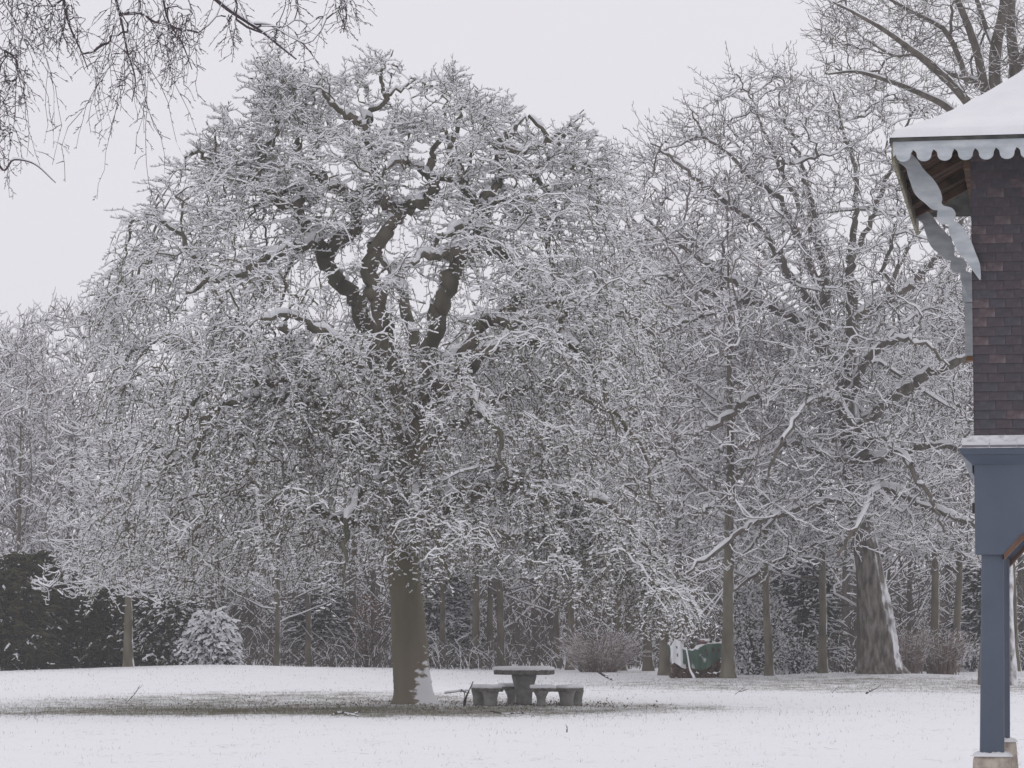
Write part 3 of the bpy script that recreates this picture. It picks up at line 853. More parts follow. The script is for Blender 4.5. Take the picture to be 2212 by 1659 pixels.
# ---- the weeping beech
def build_beech():
    rng = np.random.default_rng(11)
    Y = 65.0
    base = P(893, 1522, Y); base[2] = float(ground_z(base[0], Y)) - 0.03
    root = empty('weeping_tree', base, 'huge snow laden weeping tree with contorted limbs beside the concrete table', 'tree')
    sk = Skeleton()
    tp = [(897, 1535, 0, 54), (894, 1510, 0, 46), (891, 1480, 0, 41.5), (888, 1440, 0, 39.5), (884, 1380, 0, 38), (879, 1300, 0, 35), (870, 1220, 0, 34),
          (872, 1130, 0, 35), (884, 1030, 0, 37), (893, 940, 0, 38), (893, 870, 0, 36), (890, 830, 0, 26)]
    tP, tR = trace(tp, Y)

    def flare(a, s):
        low = np.clip(1 - s / 0.16, 0, 1)[:, None] ** 1.6
        return 1 + low * (0.16 + 0.30 * np.maximum(0, np.cos(a[None] * 3 + 0.6)) ** 2)
    trunk = obj('trunk', tube_mesh('trunk', tP - base, tR, 22, M['beech_trunk'], rng, 0.025, flare), root)
    T = [
        # middle limb with its hooked fork
        [(888, 880, 0, 22), (852, 800, -.3, 20), (832, 720, -.5, 18), (815, 650, -.6, 17), (800, 590, -.6, 16), (806, 540, -.6, 15), (835, 500, -.6, 14), (856, 468, -.6, 14)],
        [(856, 468, -.6, 12), (836, 442, -.7, 10), (818, 428, -.8, 9), (813, 408, -.9, 8), (798, 402, -1., 7), (782, 416, -1.1, 5), (765, 410, -1.3, 4)],
        [(856, 468, -.6, 13), (882, 446, -.6, 12), (912, 434, -.6, 12), (934, 410, -.6, 11), (926, 372, -.5, 8), (936, 330, -.4, 6), (962, 290, -.2, 5), (960, 235, 0, 4), (972, 180, .2, 2.5)],
        [(926, 380, -.5, 7), (900, 362, -.9, 6), (872, 350, -1.2, 5), (840, 362, -1.5, 4), (815, 392, -1.8, 3.5)],
        [(934, 400, -.6, 7), (955, 385, 0, 6), (985, 388, .6, 5), (1010, 372, 1.0, 4), (1020, 320, 1.2, 3.5), (1040, 270, 1.4, 3)],
        # right upper limb
        [(900, 880, 0, 22), (925, 800, -.6, 20), (937, 720, -.9, 20), (955, 650, -1.1, 19), (977, 590, -1.1, 17), (1006, 545, -1.1, 15), (1036, 515, -1.1, 13), (1046, 480, -1.1, 11), (1043, 445, -1.1, 10), (1050, 418, -1., 9)],
        [(1012, 540, -1.1, 11), (982, 546, -1.5, 10), (945, 552, -1.9, 8), (905, 556, -2.3, 6), (880, 580, -2.7, 4)],
        [(1042, 492, -1.1, 8), (1010, 486, -1.5, 7), (980, 500, -1.8, 6), (945, 518, -2.1, 5), (930, 560, -2.4, 3)],
        [(1036, 455, -1.1, 9), (1005, 402, -.9, 9), (988, 368, -.7, 7), (972, 335, -.5, 6), (982, 280, -.3, 5), (1002, 230, 0, 3.5), (1030, 190, .2, 2)],
        [(1050, 420, -1., 8), (1078, 400, -.8, 8), (1082, 350, -.6, 7), (1070, 312, -.5, 6), (1108, 285, -.3, 5), (1142, 250, 0, 3)],
        [(1080, 385, -.8, 6), (1120, 372, -.5, 5.5), (1165, 395, 0, 5), (1200, 450, .2, 4), (1205, 520, .4, 3)],
        [(1048, 440, -1., 8), (1092, 432, -.6, 7), (1140, 448, -.2, 7), (1180, 500, 0, 6), (1195, 580, .1, 5), (1215, 660, .2, 4), (1225, 740, .2, 3)],
        [(1036, 520, -1.1, 9), (1062, 540, -.6, 9), (1100, 558, -.2, 8), (1150, 590, .2, 7), (1190, 640, .4, 6), (1235, 700, .6, 4), (1270, 800, .8, 3)],
        [(1142, 250, 0, 3), (1190, 300, .4, 5), (1235, 340, .5, 5), (1275, 360, .5, 4), (1290, 420, .4, 3.5), (1285, 490, .3, 2.5)],
        [(1070, 312, -.5, 6), (1130, 330, 0, 6), (1190, 300, .4, 5), (1230, 280, .6, 4), (1260, 240, .8, 3)],
        # right middle
        [(905, 905, 0, 18), (955, 850, -1, 16), (1005, 765, -1.8, 14), (1035, 708, -2.1, 12), (1072, 690, -2.3, 11), (1112, 702, -2.5, 9), (1150, 690, -2.7, 8), (1185, 660, -2.9, 5), (1230, 650, -3.0, 4), (1270, 700, -3.1, 3)],
        [(1035, 708, -2.1, 8), (1072, 682, -1.9, 7), (1108, 658, -1.8, 6), (1125, 635, -1.7, 5), (1140, 660, -1.7, 4), (1150, 720, -1.7, 3)],
        [(965, 850, -1, 15), (1025, 780, -2.6, 13), (1078, 748, -3.0, 12), (1130, 736, -3.2, 11), (1185, 744, -3.4, 10), (1218, 738, -3.4, 8), (1262, 780, -3.4, 6), (1305, 850, -3.3, 5), (1330, 940, -3.2, 3)],
        [(1185, 744, -3.4, 7), (1205, 715, -3.5, 6), (1212, 690, -3.5, 5), (1230, 670, -3.5, 3)],
        [(905, 960, 0, 18), (985, 920, -.2, 15), (1070, 860, .4, 13), (1160, 830, 1., 11), (1250, 850, 1.4, 9), (1330, 900, 1.6, 7), (1390, 980, 1.7, 5), (1410, 1080, 1.7, 3)],
        [(1160, 830, 1., 8), (1230, 760, 1.6, 7), (1310, 690, 2.0, 6), (1370, 680, 2.2, 5), (1420, 740, 2.2, 3.5), (1432, 830, 2.2, 2.5)],
        # left upper
        [(882, 885, 0, 21), (832, 805, .5, 19), (795, 720, .8, 18), (772, 650, .8, 17), (725, 602, .6, 17), (704, 556, .5, 16), (738, 512, .4, 18), (775, 490, .4, 16)],
        [(704, 560, .5, 14), (688, 528, .3, 12), (655, 485, .1, 11), (641, 442, 0, 11), (612, 448, -.2, 9), (588, 420, -.3, 10), (565, 388, -.4, 8), (562, 330, -.3, 6), (598, 280, 0, 5), (590, 200, .3, 4), (572, 140, .5, 2.5)],
        [(641, 446, 0, 9), (652, 420, .2, 8), (632, 408, .3, 7), (600, 416, .4, 5), (560, 440, .4, 4), (520, 500, .4, 3)],
        [(690, 535, .4, 11), (640, 530, -.6, 10), (580, 552, -1.2, 8), (520, 592, -1.6, 7), (455, 602, -1.9, 6), (405, 640, -2.1, 5), (350, 700, -2.3, 3)],
        [(772, 490, .4, 12), (770, 450, .6, 11), (742, 412, .8, 10), (700, 394, 1, 10), (664, 362, 1.1, 8), (645, 310, 1.2, 6), (655, 250, 1.3, 5), (625, 190, 1.4, 4), (600, 130, 1.5, 2.5)],
        [(812, 410, -.9, 9), (800, 335, -.6, 8), (776, 266, -.4, 8), (740, 242, -.2, 7), (702, 212, 0, 5), (692, 160, .2, 3)],
        [(776, 266, -.4, 7), (802, 246, -.3, 7), (832, 210, -.2, 5), (822, 160, 0, 4), (850, 110, .2, 2.5)],
        [(832, 210, -.2, 4), (870, 190, 0, 3), (905, 170, .2, 2)],
        [(565, 388, -.4, 6), (520, 380, -.2, 5), (470, 360, .2, 5), (430, 330, .4, 4), (400, 350, .5, 3), (375, 420, .5, 2)],
        [(455, 602, -1.9, 5), (420, 560, -1.6, 5), (380, 500, -1.2, 5), (320, 470, -.9, 4), (280, 500, -.8, 3), (265, 600, -.8, 2)],
        # left lower
        [(878, 965, 0, 19), (805, 935, -1.2, 17), (735, 905, -2.2, 15), (692, 872, -2.8, 14), (655, 828, -3.2, 13), (622, 815, -3.4, 11), (580, 826, -3.6, 9)],
        [(652, 832, -3.2, 10), (638, 775, -3.2, 9), (622, 735, -3.2, 8), (612, 700, -3.1, 6), (640, 680, -3.0, 4)],
        [(612, 815, -3.4, 9), (562, 820, -3.6, 9), (540, 790, -3.7, 9), (485, 798, -3.9, 7), (442, 852, -4.0, 6), (402, 890, -4.1, 5), (382, 960, -4.1, 3)],
        [(692, 880, -2.8, 9), (640, 868, -3.4, 9), (560, 862, -3.8, 8), (492, 870, -4.1, 7), (447, 900, -4.3, 7), (430, 960, -4.4, 6), (424, 1020, -4.4, 5), (440, 1100, -4.4, 3)],
        [(870, 1085, 0, 18), (800, 1025, 1.2, 16), (722, 985, 2.2, 14), (660, 960, 3, 12), (560, 930, 3.4, 9), (460, 940, 3.6, 7), (380, 1000, 3.6, 5), (330, 1100, 3.6, 3)],
        [(865, 1140, 0, 15), (755, 1122, .2, 13), (655, 1092, .3, 12), (562, 1078, .4, 10), (482, 1062, .4, 8), (405, 1082, .5, 6), (352, 1142, .5, 4)],
        [(870, 1020, 0, 16), (760, 960, -.4, 14), (620, 880, -.6, 11), (480, 790, -.6, 9), (370, 740, -.6, 7), (290, 760, -.6, 5), (240, 850, -.6, 3)],
        # right lower cascade
        [(885, 1065, 0, 26), (930, 1085, -.6, 28), (965, 1088, -1.0, 26), (1015, 1062, -1.5, 18), (1080, 1048, -2.0, 14), (1150, 1042, -2.4, 12), (1250, 1068, -2.6, 8), (1325, 1100, -2.6, 6), (1385, 1165, -2.6, 4), (1430, 1240, -2.6, 3), (1465, 1300, -2.6, 1.5)],
        [(1150, 1042, -2.4, 7), (1180, 1100, -3, 7), (1215, 1180, -3.3, 5), (1260, 1260, -3.4, 3)],
        [(890, 1130, 0, 15), (960, 1150, 1.2, 13), (1060, 1150, 2.2, 11), (1170, 1170, 3, 8), (1260, 1230, 3.4, 5), (1310, 1300, 3.5, 3)],
        # toward and away from the camera
        [(868, 1130, -.1, 14), (842, 1060, -1.6, 13), (800, 1046, -3.0, 11), (760, 1100, -4.2, 8), (745, 1190, -4.8, 5), (742, 1270, -5, 3)],
        [(884, 1080, -.1, 15), (900, 1030, -1.8, 13), (890, 1060, -3.6, 10), (910, 1110, -4.8, 7), (955, 1190, -5.2, 5), (975, 1260, -5.4, 3)],
        [(890, 900, -.2, 15), (930, 830, -2.0, 12), (1010, 850, -3.8, 9), (1070, 930, -4.8, 7), (1095, 1030, -5.2, 4)],
        [(885, 900, .2, 18), (900, 780, 2, 15), (870, 640, 3.6, 12), (830, 560, 4.6, 8), (790, 640, 5.6, 5), (770, 800, 6, 3)],
        [(895, 950, .2, 17), (960, 800, 2.2, 14), (1060, 700, 3.6, 11), (1150, 650, 4.6, 7), (1220, 720, 5.2, 5), (1240, 880, 5.4, 3)],
        [(880, 1000, .2, 16), (780, 900, 2.6, 13), (660, 820, 4.2, 10), (560, 780, 5.0, 7), (500, 880, 5.4, 4), (490, 1000, 5.5, 3)],
        [(880, 980, .2, 13), (800, 840, -2.2, 11), (720, 740, -3.6, 8), (650, 690, -4.2, 6), (560, 690, -4.6, 4), (500, 760, -4.8, 3)],
    ]
    sk.limb(tP, tR)
    for t in T:
        Pt, R = trace(t, Y)
        j = np.zeros_like(Pt); j[2:-1] = rng.normal(0, 0.03, (len(Pt) - 3, 3)); Pt = Pt + j
        # kinks and swellings of an old weeping tree
        s_ = np.arange(len(Pt)); ph = rng.random(6) * 6.28
        wob = 0.06 * np.stack([np.sin(s_ * 0.9 + ph[0]) + 0.6 * np.sin(s_ * 1.7 + ph[1]), np.sin(s_ * 0.8 + ph[2]), np.sin(s_ * 1.1 + ph[3]) + 0.5 * np.sin(s_ * 2.0 + ph[4])], 1)
        Pt = Pt + wob * (sm(0, 5, s_) * (0.35 + 0.65 * (R / 0.12).clip(0, 1)))[:, None] * 0.8
        R = R * (1 + 0.10 * np.sin(s_ * 0.85 + ph[5]) * sm(0, 4, s_) + 0.06 * rng.normal(0, 1, len(R)) * sm(0, 4, s_))
        R = np.maximum(R * (1 - 0.55 * sm(0.6, 1.0, s_ / len(s_)) * (R[-1] < 0.05)), 0.009)
        sk.limb(Pt, R, 1.0)
    local_limbs(root, base, sk.limbs[1:], M['beech_bark'], rng, 10, 0.075, 0.13)
    # crown outline in the view, tiers bulging to all sides
    OUT = [(165, 1300), (190, 1180), (215, 1060), (225, 960), (205, 850), (210, 760), (205, 660), (215, 600), (250, 540), (262, 480), (335, 425), (370, 360), (430, 285), (490, 245),
           (525, 190), (548, 120), (605, 100), (645, 145), (715, 150), (770, 165), (802, 125), (850, 108), (885, 150), (905, 190), (950, 150), (980, 160), (1000, 190), (1040, 205),
           (1100, 220), (1160, 255), (1200, 245), (1250, 238), (1282, 262), (1302, 310), (1325, 360), (1340, 430), (1365, 490), (1400, 560), (1420, 640), (1424, 760), (1420, 860),
           (1412, 960), (1420, 1060), (1425, 1180), (1455, 1290), (1400, 1330), (1330, 1270), (1200, 1270), (1080, 1240), (980, 1225), (905, 1210), (840, 1210), (760, 1250), (700, 1225), (600, 1265),
           (500, 1240), (400, 1270), (300, 1260)]
    def sparse(x, y, dy):
        win = math.exp(-((x - 850) / 260) ** 2 - ((y - 540) / 170) ** 2)
        if dy < -0.6 and rng.random() < 0.93 * win: return True
        if dy > 0.6 and rng.random() < 0.60 * win: return True
        if abs(dy) <= 0.6 and rng.random() < 0.35 * win: return True
        return rng.random() < 0.45 * sm(1150, 1280, y) * (abs(x - 880) < 330)
    pts = []
    # tiers: each limb carries umbrellas of branches that arch over and hang
    tips = np.vstack([l[0][len(l[0]) // 2:] for l in sk.limbs[1:]])
    tips = tips[rng.permutation(len(tips))][:60]
    for c in tips:
        Rk = rng.uniform(0.9, 1.9); m_ = int(17 * Rk)
        for q in range(m_):
            a = rng.uniform(0, 2 * math.pi); r = Rk * math.sqrt(rng.random())
            p = c + np.array([math.cos(a) * r, math.sin(a) * r, 0.55 * Rk * (1 - (r / Rk) ** 2) - (rng.random() * 1.4 if r > 0.6 * Rk else 0) + rng.normal(0, 0.2)])
            x, y = PROJ(p)
            if not in_poly(np.array([x]), np.array([y]), OUT)[0] or sparse(x, y, p[1] - Y): continue
            pts.append(p)
    for q in range(230):      # the curtain in front of the trunk
        pts.append(P(rng.uniform(500, 1260), rng.uniform(740, 1140), Y - rng.uniform(1.6, 5.0)))
    for q in range(210):      # the low skirt that sweeps out to the right
        f = rng.random(); x = 1150 + 330 * f; y0 = 1050 + 235 * f ** 1.6
        pts.append(P(x + rng.normal(0, 14), min(y0 + abs(rng.normal(0, 75)) - 8, 1315), Y - 2.6 + rng.normal(0, 1.1)))
    xs = rng.uniform(150, 1500, 60000); ys = rng.uniform(90, 1340, 60000)
    ok = in_poly(xs, ys, OUT); xs, ys = xs[ok], ys[ok]
    n1 = len(pts)
    for x, y in zip(xs, ys):
        if len(pts) >= 2520: break
        half = 180 + 470 * sm(100, 620, y)             # half width of the dome at this height (view px)
        q = 1 - ((x - 830) / (half * 1.08)) ** 2
        dep = (math.sqrt(max(q, 0.03)) * half / PXM(Y)) * 0.92
        u = rng.uniform(-1, 1)
        dy = math.copysign(abs(u) ** 0.62, u) * dep
        if sparse(x, y, dy) or rng.random() < 0.42 * sm(330, 200, y): continue
        pts.append(P(x, y, Y + dy))
    pts = np.array(pts)[rng.permutation(len(pts))]
    axis = P(880, 900, Y)
    paths, Rr = sk.fill(np.array(pts), rng, bf=0.16, tip=0.0075, expo=2.35, sag=0.75, rise=0.25, wig=0.035, K=8, skip_pl=1.6, radmax=0.06, axis=axis)
    acc = Acc()
    acc.add(*strips(paths - base, Rr, 0.014 + 0.5 * Rr.clip(0, 0.04), rng, 0.06, 0.4))
    # twigs
    N = len(paths)
    per = 4
    pi = np.repeat(np.arange(N), per)
    nn = len(pi)
    u = rng.uniform(0.2, 1.0, nn) * 7
    k = np.clip(u.astype(int), 0, 6); fr = (u - k)[:, None]
    b0 = paths[pi, k] * (1 - fr) + paths[pi, k + 1] * fr
    out = b0 - axis; az = np.where(rng.random(nn) < 0.45, rng.uniform(-math.pi, math.pi, nn), np.arctan2(out[:, 1], out[:, 0]) + rng.normal(0, 0.8, nn))
    h = (b0[:, 2] - base[2]) / 14.0
    top = sm(0.70, 0.95, h)
    e0 = rng.normal(0.10, 0.6, nn) * (1 - top) + rng.normal(0.5, 0.7, nn) * top
    e1 = (-0.55 - 1.0 * sm(0.75, 0.35, h) + rng.normal(0, 0.35, nn)) * (1 - top) + rng.normal(0.0, 0.7, nn) * top
    e1 = np.clip(e1, -1.52, 1.2)
    L = rng.uniform(0.40, 0.85, nn) * (1 - 0.25 * top)
    # long pendulous strands
    lng = (rng.random(nn) < 0.05 + 0.33 * sm(0.88, 0.62, h))
    L = np.where(lng, rng.uniform(0.8, 1.8, nn), L); e1 = np.where(lng, -1.5, e1); e0 = np.where(lng, np.minimum(e0, -0.3), e0)
    room = (b0[:, 2] - base[2]) - np.where(b0[:, 0] > 1.5, 1.25, 1.7)
    L = np.minimum(L, np.maximum(room, 0.2))
    # sheltered twigs low and deep in the crown keep little snow
    deep = sm(0.72, 0.35, h) * (0.45 + 0.55 * sm(6.5, 3.0, np.hypot(out[:, 0], out[:, 1])))
    for (sel, K, S, ps) in ((~lng, 5, 10, 0.9), (lng, 7, 13, 0.40)):
        tw, aa, el = twig_points(b0[sel], az[sel], e0[sel], e1[sel], L[sel], K, rng, 0.30, 0.30, ps)
        R = np.linspace(0.0068, 0.0038, K)[None].repeat(len(tw), 0)
        sk_ = (0.06 + 0.50 * deep[sel])[:, None]
        acc.add(*strips(tw - base, R, np.full_like(R, 0.022) * (1 - 0.35 * deep[sel])[:, None], rng, sk_, 0.40))
        sp, _, _ = spurs_of(tw, aa, el, S, 0.06, 0.15, rng, 0.0, K=2, spread=(0.5, 1.7))
        # spurs turn up at the tip
        sp[:, 1, 2] += np.abs(rng.normal(0.028, 0.022, len(sp)))
        Rs = np.tile(np.array([0.0056, 0.0038])[None], (len(sp), 1))
        dp = np.repeat(deep[sel], S)[:, None]
        bare_ = (rng.random((len(sp), 1)) < 0.06 + 0.46 * dp)
        acc.add(*strips(sp - base, Rs, np.where(bare_, 0.0, np.array([[0.021, 0.016]])), rng, 0.0, 0.42))
    obj('crown', acc.mesh('crown', [M['beech_twig'], M['twig_snow']]), root, kind='stuff')
    return root


build_beech()


# ---- the big spreading tree behind the pavilion
def build_oak():
    rng = np.random.default_rng(21)
    Y = 100.0
    base = P(1898, 1466, Y); base[2] = float(ground_z(base[0], Y)) - 0.05
    root = empty('spreading_tree', base, 'tall bare spreading tree with thick rough trunk and snow lined branches, left of the pavilion', 'tree')
    sk = Skeleton()
    tp = [(1902, 1474, 0, 54), (1900, 1440, 0, 44), (1899, 1390, 0, 39), (1892, 1320, 0, 34), (1880, 1240, 0, 30), (1866, 1150, 0, 26), (1850, 1050, 0, 24), (1838, 950, 0, 22), (1833, 870, 0, 19), (1836, 820, 0, 15)]
    tP, tR = trace(tp, Y)

    def flare(a, s):
        low = np.clip(1 - s / 0.2, 0, 1)[:, None] ** 1.5
        return 1 + low * (0.20 + 0.55 * np.maximum(0, np.cos(a[None] * 2.5 + 0.2)) ** 2) + 0.05 * np.sin(a[None] * 7 + s[:, None] * 9) + 0.04 * np.sin(a[None] * 13 - s[:, None] * 14)
    obj('trunk', tube_mesh('trunk', tP - base, tR, 40, M['oak_trunk'], rng, 0.055, flare), root)
    T = [
        [(1835, 850, 0, 15), (1839, 780, 0, 14.5), (1842, 680, 0, 14), (1837, 600, .2, 11), (1841, 520, .4, 8), (1850, 440, .6, 6), (1846, 360, .8, 5), (1822, 280, 1, 3.5), (1800, 200, 1, 2)],
        [(1832, 880, 0, 15), (1802, 795, -.4, 13), (1786, 720, -.6, 12), (1782, 640, -.7, 10), (1775, 560, -.7, 7), (1761, 480, -.7, 5.5), (1746, 400, -.7, 4.5), (1722, 320, -.7, 3.5), (1690, 250, -.7, 2.5), (1680, 180, -.7, 1.6)],
        [(1802, 800, -.4, 12), (1762, 732, -1, 11), (1712, 686, -1.5, 10), (1652, 660, -2, 8), (1602, 648, -2.4, 7), (1550, 640, -2.7, 5.5), (1482, 612, -3, 4.5), (1402, 580, -3.2, 3)],
        [(1652, 660, -2, 6.5), (1602, 620, -2, 6), (1542, 580, -2, 5), (1480, 532, -2, 4), (1420, 500, -2, 3), (1380, 440, -2, 2)],
        [(1592, 650, -2.4, 5), (1542, 655, -3, 4.5), (1502, 690, -3.4, 4), (1450, 705, -3.8, 3), (1410, 740, -4, 2)],
        [(1784, 690, -.6, 9), (1742, 640, -1.2, 8), (1702, 590, -1.6, 7), (1662, 520, -2, 6.5), (1612, 470, -2.2, 6), (1550, 420, -2.4, 5), (1502, 382, -2.5, 4), (1450, 342, -2.6, 3), (1405, 310, -2.6, 1.6)],
        [(1782, 640, -.7, 8), (1722, 510, -1, 6.5), (1682, 432, -1.2, 5.5), (1622, 382, -1.4, 4.5), (1572, 332, -1.5, 3.5), (1520, 290, -1.6, 2.5), (1495, 240, -1.6, 1.6)],
        [(1776, 560, -.7, 6), (1726, 440, -.8, 5), (1680, 350, -.9, 4), (1650, 280, -1, 3), (1620, 210, -1, 2), (1590, 160, -1, 1.4)],
        [(1842, 690, 0, 11), (1892, 660, .2, 10), (1952, 628, .4, 9), (1992, 590, .5, 8), (2040, 535, .6, 6.5), (2082, 470, .7, 5), (2110, 390, .8, 3), (2120, 320, .8, 2)],
        [(1840, 560, .3, 7), (1882, 480, .5, 6), (1902, 420, .6, 5), (1942, 330, .8, 4), (1962, 260, .9, 2.5), (1970, 200, 1, 1.5)],
        [(1838, 945, 0, 13), (1902, 880, -.6, 12.5), (1952, 842, -1, 12), (2012, 802, -1.4, 11), (2092, 772, -1.7, 9), (2160, 740, -1.9, 7), (2220, 680, -2, 4)],
        [(1841, 1000, 0, 10), (1922, 985, -1, 9), (1982, 962, -1.8, 8), (2062, 966, -2.4, 7), (2130, 950, -2.8, 5), (2200, 960, -3, 3)],
        [(1850, 1050, 0, 9), (1942, 1065, -1.4, 8), (2002, 1096, -2.2, 7), (2082, 1122, -2.8, 5), (2150, 1180, -3, 3)],
        [(1836, 905, 0, 11), (1765, 852, -1.2, 9.5), (1702, 832, -2.2, 8.5), (1640, 850, -3, 8), (1584, 890, -3.6, 7), (1534, 926, -4, 6), (1465, 950, -4.4, 4.5), (1420, 1000, -4.6, 2.5)],
        [(1840, 1000, 0, 9), (1765, 975, -1.8, 8), (1690, 960, -3, 6.5), (1620, 1000, -4, 5), (1560, 1070, -4.4, 4), (1500, 1120, -4.6, 2.5)],
        [(1852, 1080, 0, 9), (1782, 1082, -2, 8), (1702, 1105, -3.6, 6.5), (1622, 1135, -4.6, 5.5), (1560, 1180, -5, 4.5), (1482, 1240, -5.2, 3)],
        [(1860, 1120, 0, 8), (1780, 1170, 1.6, 6.5), (1700, 1200, 2.6, 5), (1620, 1250, 3.2, 3.5), (1560, 1290, 3.4, 2)],
        [(1856, 1100, 0, 9), (1890, 1060, -3, 8), (1880, 1080, -5, 6), (1850, 1140, -6.4, 4.5), (1810, 1200, -7, 3)],
        [(1850, 1000, 0, 9), (1900, 940, -3, 8), (1960, 1000, -5.4, 6), (2010, 1080, -6.6, 4), (2040, 1150, -7, 2.5)],
        [(1840, 940, 0, 10), (1800, 860, -3, 8), (1740, 880, -5.6, 6), (1690, 950, -7, 4), (1660, 1030, -7.4, 2.5)],
        [(1838, 860, 0, 9), (1870, 780, -2.6, 8), (1920, 740, -4.6, 6), (1990, 740, -6, 4), (2050, 790, -6.6, 2.5)],
        [(1838, 900, 0, 10), (1810, 780, 3, 9), (1740, 640, 5.4, 7), (1660, 560, 7, 5), (1590, 500, 8, 3)],
        [(1840, 850, 0, 10), (1880, 740, 2.8, 8), (1930, 600, 5, 6), (2000, 480, 6.6, 4), (2050, 400, 7.4, 2.5)],
    ]
    sk.limb(tP, tR)
    for t in T:
        Pt, R = trace(t, Y)
        j = np.zeros_like(Pt); j[2:-1] = rng.normal(0, 0.045, (len(Pt) - 3, 3)); Pt = Pt + j
        sk.limb(Pt, np.maximum(R, 0.02), 1.0)
    local_limbs(root, base, sk.limbs[1:], M['oak_bark'], rng, 8, 0.075, 0.06)
    OUT = [(1352, 345), (1392, 300), (1446, 272), (1502, 225), (1548, 170), (1602, 158), (1652, 148), (1730, 122), (1760, 165), (1832, 165), (1900, 175), (2000, 215), (2100, 265), (2200, 410), (2250, 700),
           (2230, 1000), (2150, 1230), (2000, 1200), (1930, 1170), (1850, 1190), (1700, 1220), (1600, 1250), (1500, 1260), (1445, 1230), (1410, 1000), (1385, 700), (1340, 480)]
    pts = []
    xs = rng.uniform(1340, 2260, 60000); ys = rng.uniform(110, 1270, 60000)
    ok = in_poly(xs, ys, OUT); xs, ys = xs[ok], ys[ok]
    for x, y in zip(xs, ys):
        if len(pts) >= 1560: break
        half = 200 + 270 * sm(120, 600, y)
        q = 1 - ((x - 1800) / (half * 1.12)) ** 2
        dep = math.sqrt(max(q, 0.05)) * half / PXM(Y) * 0.9
        u = rng.uniform(-1, 1); u = math.copysign(abs(u) ** 0.75, u)
        if u > 0.2 and rng.random() < 0.35: continue
        if x > 2110 and y > 300 and rng.random() < 0.7: continue       # behind the pavilion
        pts.append(P(x, y, Y + u * dep))
    axis = P(1840, 900, Y)
    paths, Rr = sk.fill(np.array(pts), rng, bf=0.12, tip=0.0115, expo=2.3, sag=-0.12, rise=0.1, wig=0.035, K=7, skip_pl=2.5, radmax=0.09, axis=axis)
    acc = Acc()
    acc.add(*strips(paths - base, Rr, 0.024 + 0.5 * Rr.clip(0, 0.05), rng, 0.06))
    N = len(paths); per = 2
    pi = np.repeat(np.arange(N), per)
    u = rng.uniform(0.3, 1.0, len(pi)) * 6; k = np.clip(u.astype(int), 0, 5); fr = (u - k)[:, None]
    b0 = paths[pi, k] * (1 - fr) + paths[pi, k + 1] * fr
    tz = paths[pi, k + 1] - paths[pi, k]
    az = np.arctan2(tz[:, 1], tz[:, 0]) + rng.normal(0, 0.8, len(pi))
    hgt = sm(8, 17, b0[:, 2])
    e0 = rng.normal(0.0, 0.45, len(pi)) + 0.25 * hgt; e1 = e0 + rng.normal(0.35, 0.5, len(pi))
    L = rng.uniform(0.7, 1.5, len(pi))
    tw, aa, el = twig_points(b0, az, e0, e1, L, 6, rng, 0.42)
    R = np.linspace(0.012, 0.0065, 6)[None].repeat(len(tw), 0)
    thin = 1 - 0.55 * sm(9, 18, tw[:, :, 2])
    acc.add(*strips(tw - base, R, 0.022 * thin, rng, 0.08, 0.36))
    sp, a2, l2 = spurs_of(tw, aa, el, 6, 0.18, 0.42, rng, 0.8, K=3, spread=(0.6, 1.3))
    Rs = np.tile(np.array([0.0095, 0.0085, 0.005])[None], (len(sp), 1))
    acc.add(*strips(sp - base, Rs, 0.020 * (1 - 0.6 * sm(9, 18, sp[:, :, 2])), rng, 0.12, 0.38))
    obj('crown', acc.mesh('crown', [M['oak_twig'], M['twig_snow']]), root, kind='stuff')
    return root


build_oak()


